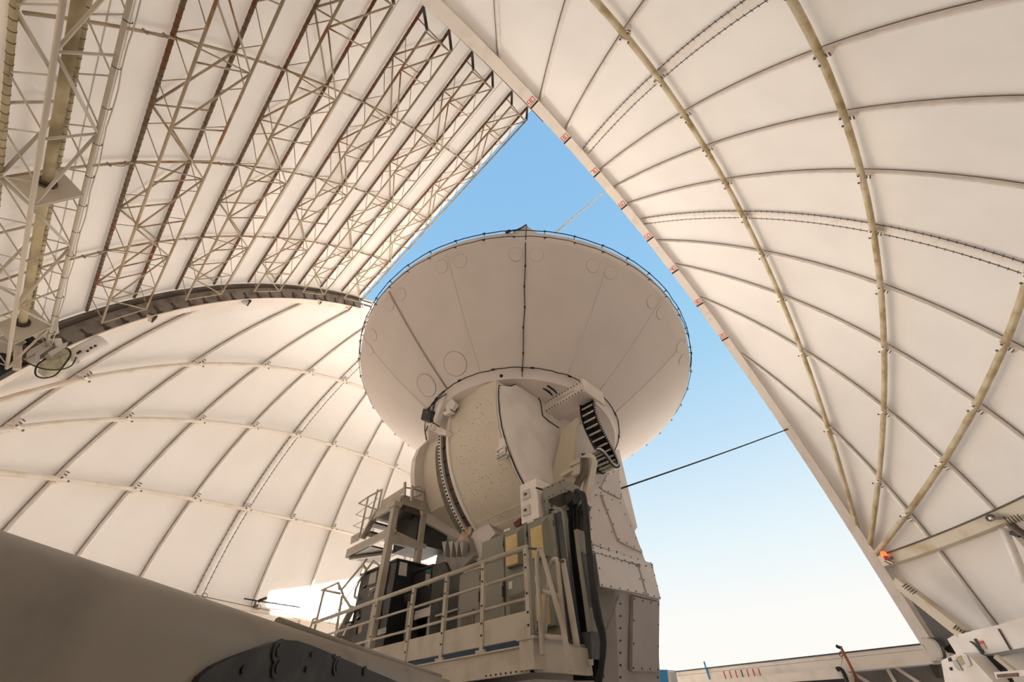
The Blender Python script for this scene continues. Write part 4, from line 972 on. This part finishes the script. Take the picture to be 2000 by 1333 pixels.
# ------------------------------------------------------------------ wires in the opening
wr = thing('white_rope', 'thin white rope from the dish rim to the right slit arch', 'rope', on_round(A - .02, 1176, 377))
w0, w1 = on_round(A - .02, 1178, 376), on('z', 11.7, 1084, 456)
part('rope', 'whiterope', wr, lambda b: cable(b, [w0.lerp(w1, i / 8) for i in range(9)], .03, 6))
part('knot', 'whiterope', wr, lambda b: cable(b, [w0.lerp(w1, i / 60) + Vector((.03 * math.sin(i * 2.2), 0, .03 * math.cos(i * 1.7))) for i in range(14)], .022, 5))
wb = thing('dark_cable', 'thin dark cable from the right slit arch to the yoke arm', 'cable', on_round(A - .02, 1540, 838))
v0, v1 = on_round(A - .02, 1538, 839), Vector((2.55, .85, 6.05))
part('wire', 'black', wb, lambda b: cable(b, [v0.lerp(v1, i / 12) - Vector((0, 0, .03 * math.sin(math.pi * i / 12))) for i in range(13)], .024, 6))
part('anchor', 'steel', wb, lambda b: b.bar(v0, v0 + (v0 - v1).normalized() * -.3, .07, .06))

# ------------------------------------------------------------------ foreground beam beside the camera
BD = Vector((-0.605, 0.796, 0)); BL = Vector((-0.796, -0.605, 0))
beam = thing('steel_beam', 'big rounded off-white steel beam crossing the near lower left', 'beam', CAM + BL * 1.2 + BD * 1.0 + Vector((0, 0, -.9)))
def bpt(l, h, t): return CAM + BL * l + BD * t + Vector((0, 0, h))
def beam_mesh(b):
    prof = [(1.02, -1.4), (1.02, .0)]
    for i in range(13):
        a_ = math.pi - i * math.pi / 24; prof.append((1.15 + .13 * math.cos(a_), .186 + .13 * math.sin(a_)))
    prof += [(1.62, .316), (1.62, -1.4)]
    b.grid([[bpt(l, h, t) for l, h in prof] for t in (-2.2, 0, 1, 2, 3, 4.2)], True, True)
    b.face([bpt(l, h, -2.2) for l, h in prof]); b.face([bpt(l, h, 4.2) for l, h in prof])
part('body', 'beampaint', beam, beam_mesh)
part('edge_pipe', 'beampaint', beam, lambda b: b.tube([bpt(1.16, .325, 1.72), bpt(1.16, .325, 4.15)], .018, 8))
def onb(px, py, off=0.0): return on_plane(CAM + BL * (1.02 - off), BL, px, py)
gp = part('gusset_plate', 'darkplate', beam, lambda b: slab(b, [onb(*q) for q in ((366, 1345), (380, 1322), (405, 1303), (440, 1287), (520, 1257), (545, 1251), (572, 1253), (605, 1264), (700, 1304), (800, 1345), (800, 1500), (366, 1500))], .02, -BL), 'dark bolted gusset plate')
for px, py, r in ((542, 1271, .045), (541, 1303, .045), (657, 1301, .045), (608, 1279, .012), (598, 1308, .014), (652, 1283, .012), (711, 1311, .025), (474, 1309, .014)):
    c = onb(px, py, .02)
    bo = part('bolt', 'darkplate', gp, lambda b: b.disc(c - BL * .002, BL, r * .7, .008, 18))
    if r > .03: part('bolt_core', 'darkplate', gp, lambda b: b.disc(c - BL * .006, BL, r * .42, .008, 6))

# ------------------------------------------------------------------ lamps under the left arch and the floodlight
fx = -5.55
flood = thing('floodlight', 'big off-white floodlight with a looped black cable under the left end of the shutter', 'floodlight', on('x', fx, 120, 700))
def fq(L_): return [on('x', fx, *q) for q in L_]
part('lamp_head', 'floodgreen', flood, lambda b: slab(b, fq(((76, 712), (88, 694), (112, 680), (132, 678), (143, 688), (140, 700), (116, 722), (96, 724))), .45, (-1, 0, 0)), bevel=.03)
for q in ((98, 697), (112, 692), (122, 686)):
    le = part('lens', 'floodgreen', flood, lambda b: b.disc(on('x', fx + .01, *q), (1, 0, 0), .085, .05, 18))
for q in ((98, 697), (112, 692), (122, 686)):
    cq = on('x', fx + .035, *q); part('lens_ring', 'gasket', flood, lambda b: b.tube([cq + Vector((0, .085 * math.cos(j * math.pi / 10), .085 * math.sin(j * math.pi / 10))) for j in range(20)], .008, 4, closed=True))
def body_f(b):
    p, q = on('x', fx - .2, 140, 699), on('x', fx - .2, 198, 667); b.tube([p, q], .20, 20)
bd = part('ballast_tube', 'cabin', flood, body_f)
for q in ((152, 690), (156, 687), (171, 686), (178, 680), (186, 676)):
    part('vent_slot', 'black', bd, lambda b: b.disc(on('x', fx + .01, *q), (1, 0, 0), .03, .03, 8))
part('yoke_bracket', 'sign_grey', flood, lambda b: (slab(b, fq(((66, 710), (70, 686), (96, 668), (104, 676), (78, 694), (78, 712))), .2, (-1, 0, 0)), slab(b, fq(((92, 694), (124, 675), (132, 672), (128, 680), (98, 700))), .12, (1, 0, 0))))
part('hanger', 'cabin', flood, lambda b: (b.bar(on('x', fx, 82, 656), on('x', fx, 118, 674), .05, .05), b.bar(on('x', fx, 40, 672), on('x', fx, 112, 642), .05, .05), b.bar(on('x', fx, 112, 664), on('x', fx, 116, 680), .16, .12)))
part('cable', 'black', flood, lambda b: b.tube(smooth(fq(((92, 700), (76, 710), (69, 724), (72, 735), (88, 739), (108, 733), (122, 718), (132, 704), (138, 692), (134, 682), (124, 680))), 5), .017, 8))
part('cable', 'black', flood, lambda b: b.tube(smooth(fq(((30, 696), (60, 712), (90, 722), (120, 722), (140, 714), (149, 698))), 5), .015, 6))
am = thing('arch_drive', 'jumble of white plates and dark machinery at the foot of the shutter', 'machinery', on('x', -5.9, 30, 660))
def aq(L_, x=-5.85): return [on('x', x, *q) for q in L_]
part('plate', 'cabin', am, lambda b: slab(b, aq(((0, 618), (62, 600), (112, 622), (116, 650), (60, 668), (0, 655))), .04, (-1, 0, 0)))
part('plate', 'sign_grey', am, lambda b: slab(b, aq(((0, 640), (34, 648), (44, 668), (20, 690), (0, 688)), -5.7), .04, (-1, 0, 0)))
part('plate', 'cabin', am, lambda b: slab(b, aq(((52, 690), (60, 682), (98, 662), (100, 674), (70, 694), (66, 712), (52, 708)), -5.7), .04, (-1, 0, 0)))
part('motor', 'black', am, lambda b: slab(b, aq(((0, 690), (26, 696), (38, 704), (34, 716), (0, 736)), -5.75), .3, (-1, 0, 0)))
part('motor', 'black', am, lambda b: b.tube([on('x', -5.6, 48, 668), on('x', -5.6, 64, 662)], .10, 12))
part('leg', 'truss_w', am, lambda b: b.tube([on('x', -5.5, 37, 650), on('x', -5.5, 33, 722)], .07, 10))
for i, (q, lab) in enumerate((((292, 622), 'small spotlight below the left arch, the one nearest the floodlight'), ((480, 591), 'pale square spotlight under the middle of the left arch'), ((622, 589), 'small spotlight under the left arch close to the dish'))):
    p = on('x', -6.1, *q)
    t = thing('spotlight', lab, 'spotlight', p, 'spotlights under the left arch')
    part('housing', ('cream', 'sign_grey', 'cream')[i], t, lambda b: b.box((p.x - .08, p.y - .10, p.z - .07), (p.x + .07, p.y + .08, p.z + .08)), bevel=.015)
    part('bracket', 'steel', t, lambda b: (b.box((p.x - .09, p.y + .07, p.z - .05), (p.x + .08, p.y + .13, p.z + .14)), b.box((p.x - .09, p.y - .10, p.z + .075), (p.x + .08, p.y + .13, p.z + .15))))

# ------------------------------------------------------------------ whip antenna and conduit on the left ring beam
wa = thing('whip_antenna', 'black horizontal antenna rod clamped above the left ring beam', 'antenna', on_round(R - .5, 520, 1178, 'z'))
def rz(px, py, r=R - .5): return on_round(r, px, py, 'z')
part('rod', 'black', wa, lambda b: b.tube([rz(477, 1170), rz(500, 1174), rz(586, 1187)], .025, 6))
part('stub', 'black', wa, lambda b: b.tube([rz(505, 1175), rz(520, 1169)], .06, 8))
part('clamp', 'steel', wa, lambda b: (b.bar(rz(500, 1174), rz(497, 1186), .05, .05), b.bar(rz(496, 1186), rz(503, 1184), .10, .08)))
def wavy(b): b.tube([rz(524 + 6 * i, 1177 + .9 * i + 2.2 * math.sin(i * 2.1)) for i in range(11)], .012, 5)
part('cable', 'black', wa, wavy)
cl = thing('wire_coil', 'small coil of wire hanging on the left ring beam', 'wire coil', rz(400, 1166))
for c0, c1 in ((400, 1164), (504, 1186)):
    part('coil', 'steel', cl, lambda b: b.tube([rz(c0 + 5 * math.cos(k * math.pi / 8), c1 + 5 * math.sin(k * math.pi / 8)) for k in range(16)], .01, 4, closed=True))
part('conduit', 'steel', wall_left, lambda b: b.tube([rz(382 + 20 * i, 1163 + 4.2 * i) for i in range(15)], .012, 5))

# ------------------------------------------------------------------ right side: lamps, brace and shutter machinery near the arch foot
def rr(px, py, r=R - .55): return on_round(r, px, py, 'z')
wl_ = thing('warning_lamp', 'glowing orange warning bulb beside the right arch on the ring beam', 'lamp', rr(1728, 1088))
part('bulb', 'glow', wl_, lambda b: b.lathe([(0.001, -.10), (.05, -.09), (.08, -.05), (.09, 0), (.075, .05), (.045, .09), (0.001, .10)], rr(1726, 1083), rr(1726, 1082) - rr(1732, 1094), 20))
part('base', 'red', wl_, lambda b: b.tube([rr(1729, 1087), rr(1733, 1095)], .07, 10))
part('socket', 'steel', wl_, lambda b: b.bar(rr(1734, 1092), rr(1742, 1090), .10, .08))
cg = thing('caged_lamp', 'wire caged bulkhead lamp on top of the right ring beam', 'lamp', rr(1937, 1012))
part('bulb', 'chrome', cg, lambda b: b.lathe([(0.001, -.07), (.04, -.055), (.06, 0), (.04, .055), (.001, .07)], rr(1936, 1013), rr(1930, 1010) - rr(1942, 1014), 12))
for k, s_ in ((0, 1.0), (1, .7), (2, .4)):
    part('cage_wire', 'steel', cg, lambda b: b.tube([rr(1934 + 8.5 * s_ * math.cos(j * math.pi / 8), 1012 + 6.5 * s_ * math.sin(j * math.pi / 8)) for j in range(16)], .015, 5, closed=True))
part('stem', 'steel', cg, lambda b: b.bar(rr(1943, 1014), rr(1962, 1012), .07, .06))
fxb = thing('flexible_conduit', 'dark jointed conduit below the ring beam at the right edge', 'conduit', rr(1990, 1035))
part('hose', 'steel', fxb, lambda b: b.tube(smooth([rr(*q) for q in ((1974, 1024), (1984, 1034), (1996, 1042), (2010, 1052))], 4), .10, 10))
part('clip', 'black', fxb, lambda b: b.bar(rr(1976, 1041), rr(1994, 1047), .14, .10))
for k in range(5): part('strap', 'black', fxb, lambda b: b.tube([rr(1962 + 6 * k, 1013 - 2 * k, R - .62), rr(1974 + 6 * k, 1026 - 2 * k, R - .62)], .014, 4))
part('hanger_tube', 'rib', trim_3, lambda b: b.tube([rr(1960, 1033, R - .3), rr(1978, 1075, R - .3), rr(2004, 1140, R - .3)], .10, 10))
for L_ in (((1728, 1097), (1740, 1103)), ((1734, 1094), (1746, 1100))): part('strap', 'steel', trim_3, lambda b: b.bar(rr(*L_[0]), rr(*L_[1]), .03, .03))
part('grey_sheet', 'wall_shade', wall_right, lambda b: b.grid([[rr(1744, 1118, 13.75), rr(1764, 1150, 13.75)], [rr(1790, 1190, 13.75), rr(1820, 1192, 13.75)], [rr(1840, 1270, 13.75), rr(1882, 1240, 13.75)]], False), 'dark grey sheet standing for wall shade beside the brace')  # dark sheet added over the lower wall to paint its shade
bc = thing('diagonal_brace', 'cream diagonal brace from the right arch down to the machinery housing', 'brace', rr(1820, 1190))
part('bar', 'ring', bc, lambda b: b.bar(rr(1752, 1136, 13.2), rr(1884, 1239, 13.2), .34, .30, (0, 0, 1)))
for k in range(5): part('strap', 'steel', bc, lambda b: b.tube([rr(1762 + 5 * k, 1147 + 3.5 * k, 13.0), rr(1771 + 5 * k, 1141 + 3.5 * k, 13.0)], .014, 4))
for k in range(4): part('strap', 'steel', bc, lambda b: b.tube([rr(1862 + 6 * k, 1229 + 3 * k, 13.0), rr(1868 + 5 * k, 1222 + 4 * k, 13.0)], .014, 4))
# machinery housings
HP, HN = Vector((7.5, 10.6, 3.0)), Vector((0.62, 0.78, 0)).normalized()
def hq(L_, d=0.0): return [on_plane(HP - HN * d, HN, *q) for q in L_]
hs = thing('drive_housing', 'long white drive housing with a warning label at the lower right', 'housing', HP)
part('body', 'cabin', hs, lambda b: slab(b, hq(((1850, 1249), (1862, 1242), (1950, 1221), (2010, 1203), (2010, 1268), (1905, 1287), (1868, 1279))), .9, HN))
part('seam', 'steel', hs, lambda b: (b.bar(*hq(((1950, 1229), (1974, 1270)), .02), .05, .02), b.bar(*hq(((1874, 1277), (2010, 1262)), -.01), .01, .01)))
part('lower_flange', 'grey_wall', hs, lambda b: slab(b, hq(((1904, 1284), (2010, 1264), (2010, 1274), (1908, 1291)), .03), .05, -HN))
part('warning_label', 'red', hs, lambda b: slab(b, hq(((1911, 1253), (1919, 1252), (1922, 1258), (1914, 1260)), .02), .03, HN), 'red top of the warning label')
part('warning_label', 'tan', hs, lambda b: slab(b, hq(((1914, 1260), (1922, 1258), (1927, 1268), (1919, 1269)), .02), .03, HN))
part('arrow_plate', 'black', hs, lambda b: slab(b, hq(((1901, 1249), (1906, 1248), (1922, 1275), (1919, 1277)), .02), .03, HN))
def scale_marks(b):
    for i in range(12):
        u = i / 11; x, y = 1894 + 22 * u, 1254 + 24 * u ** 1.3; p, q = hq(((x, y), (x + 5, y + .6 * 1)), .02); b.bar(p, q, .025, .02)
part('scale_marks', 'black', hs, scale_marks)
pl_ = thing('machine_hood', 'white sloping machine hood with vents and a yellow label at the right arch foot', 'panel', HP - HN * .6)
part('body', 'cabin', pl_, lambda b: slab(b, hq(((1838, 1292), (1864, 1279), (1880, 1276), (1896, 1284), (1940, 1333), (1962, 1360), (1850, 1360)), .6), .5, HN))
part('label', 'tan', pl_, lambda b: slab(b, hq(((1866, 1285), (1876, 1281), (1884, 1297), (1876, 1300)), .63), .03, HN))
part('label', 'sign_grey', pl_, lambda b: slab(b, hq(((1877, 1281), (1888, 1280), (1897, 1301), (1888, 1304)), .63), .03, HN))
for L_ in (((1851, 1287), (1855, 1285), (1857, 1292), (1853, 1293)), ((1853, 1305), (1857, 1304), (1859, 1310), (1856, 1311))): part('vent', 'black', pl_, lambda b: slab(b, hq(L_, .63), .03, HN))
part('vent', 'greymetal', pl_, lambda b: slab(b, hq(((1860, 1291), (1867, 1289), (1877, 1306), (1880, 1311), (1872, 1311), (1864, 1303)), .63), .03, HN))
ac = thing('roller_recess', 'dark recess with a grey roller between the white housings', 'recess', HP - HN * .2)
part('recess', 'black', ac, lambda b: slab(b, hq(((1897, 1285), (1945, 1281), (1975, 1333), (1985, 1360), (1955, 1360), (1935, 1328)), .1), .1, HN))
part('roller', 'greymetal', ac, lambda b: b.tube(hq(((1918, 1300), (1956, 1345)), .2), .16, 14))
part('strut', 'ring', ac, lambda b: b.bar(*hq(((1945, 1283), (1985, 1315)), .2), .12, .1))
sp = thing('slotted_cover', 'small white slotted cover at the bottom right corner', 'cover', HP - HN * .7)
part('cover', 'cabin', sp, lambda b: slab(b, hq(((1941, 1314), (2010, 1308), (2010, 1320), (1946, 1327)), .7), .3, HN))
part('slot', 'brown', sp, lambda b: slab(b, hq(((1946, 1318), (1986, 1315), (1988, 1322), (1948, 1325)), .73), .03, HN))
ft = thing('arch_foot_cover', 'white foot cover of the right arch with loops of cable', 'cover', on('y', A - .3, 1830, 1275))
part('cover', 'arch', ft, lambda b: slab(b, [on('y', A - .25, *q) for q in ((1800, 1249), (1822, 1246), (1862, 1288), (1818, 1292))], .2, (0, 1, 0)))
for k in range(4): part('cable', 'sign_grey' if k < 2 else 'steel', ft, lambda b: b.tube(smooth([on('y', A - .4, *q) for q in ((1800 + 6 * k, 1247), (1816 + 5 * k, 1250), (1830 + 4 * k, 1264), (1838 + 3 * k, 1284), (1828 + 4 * k, 1288 - k))], 4), .02, 6))
part('dark_gap', 'black', ft, lambda b: slab(b, [on('y', A - .1, *q) for q in ((1828, 1250), (1852, 1246), (1866, 1262), (1868, 1278), (1846, 1274))], .05, (0, 1, 0)))

# ------------------------------------------------------------------ things along the front sill
def yq(L_, y=A - .14): return [on('y', y, *q) for q in L_]
part('top_gasket', 'bluegrey', trim_5, lambda b: b.box((-W, A - .12, 3.09), (W, A + .1, 3.13)))
part('sill_seam', 'arch_dark', trim_5, lambda b: b.box((-W, A - .105, 2.97), (W, A - .1, 2.98)))
tm = []
for k in range(7):
    x = 1413 + 11.3 * k; part('tick_mark', 'red' if k != 3 else 'black', trim_5, lambda b: b.bar(*yq(((x, 1312 - 1.0 * k), (x + 4.5, 1327 - 1.1 * k)), A - .105), .035, .01, (0, 1, 0)), 'painted tick mark')
bs = thing('blue_strap', 'bright blue strap standing over the front sill', 'strap', on('y', A - .12, 1378, 1310))
part('strap', 'bluebright', bs, lambda b: b.bar(*yq(((1375, 1293), (1386, 1328)), A - .12), .05, .05))
bb = thing('blue_box', 'bright blue box with a white end just right of the telescope pedestal', 'box', on('y', 6.0, 1300, 1320))
part('box', 'bluebright', bb, lambda b: slab(b, yq(((1288, 1309), (1303, 1309), (1307, 1345), (1288, 1345)), 6.0), .5, (0, 1, 0)))
part('end', 'sign_grey', bb, lambda b: slab(b, yq(((1303, 1309), (1308, 1313), (1314, 1345), (1307, 1345)), 6.0), .4, (0, 1, 0)))
dv = thing('davit_pole', 'thin rusty orange pole with a hook leaning over the front sill', 'pole', on('y', A - .6, 1660, 1300))
part('pole', 'rustorange', dv, lambda b: b.tube(yq(((1641, 1263), (1660, 1300), (1680, 1340)), A - .6), .045, 8))
part('hook', 'black', dv, lambda b: b.tube(yq(((1641, 1266), (1636, 1264), (1633, 1262)), A - .6), .05, 8))
part('ring', 'steel', dv, lambda b: b.tube([on('y', A - .62, 1643 + 3.5 * math.cos(j * math.pi / 8), 1278 + 5 * math.sin(j * math.pi / 8)) for j in range(16)], .014, 5, closed=True))
part('cord', 'tan', dv, lambda b: b.tube(yq(((1645, 1283), (1643, 1303)), A - .6), .008, 4))
lw = thing('duct', 'long white duct box below the front sill', 'duct', on('y', A - .9, 1550, 1325))
part('box', 'arch', lw, lambda b: slab(b, yq(((1378, 1331), (1632, 1306), (1660, 1318), (1660, 1345), (1378, 1360)), A - .9), .6, (0, 1, 0)))
part('dark_mouth', 'black', lw, lambda b: slab(b, yq(((1545, 1333), (1652, 1326), (1660, 1345), (1545, 1350)), A - .93), .04, (0, 1, 0)))
hz_ = thing('black_hose', 'black bent hose beside the duct box', 'hose', on('y', A - .8, 1645, 1315))
part('hose', 'black', hz_, lambda b: b.tube(smooth(yq(((1634, 1309), (1640, 1307), (1646, 1312), (1652, 1326), (1658, 1345)), A - .95), 5), .06, 8))
for L_ in (((1648, 1305), (1700, 1336)), ((1727, 1297), (1752, 1340)), ((1738, 1297), (1800, 1338)), ((1816, 1294), (1834, 1325))):
    part('stud', 'arch' if L_[0][0] < 1800 else 'steel', wall_front, lambda b: b.bar(*yq(L_, A + .3), .10, .06, (0, 1, 0)))
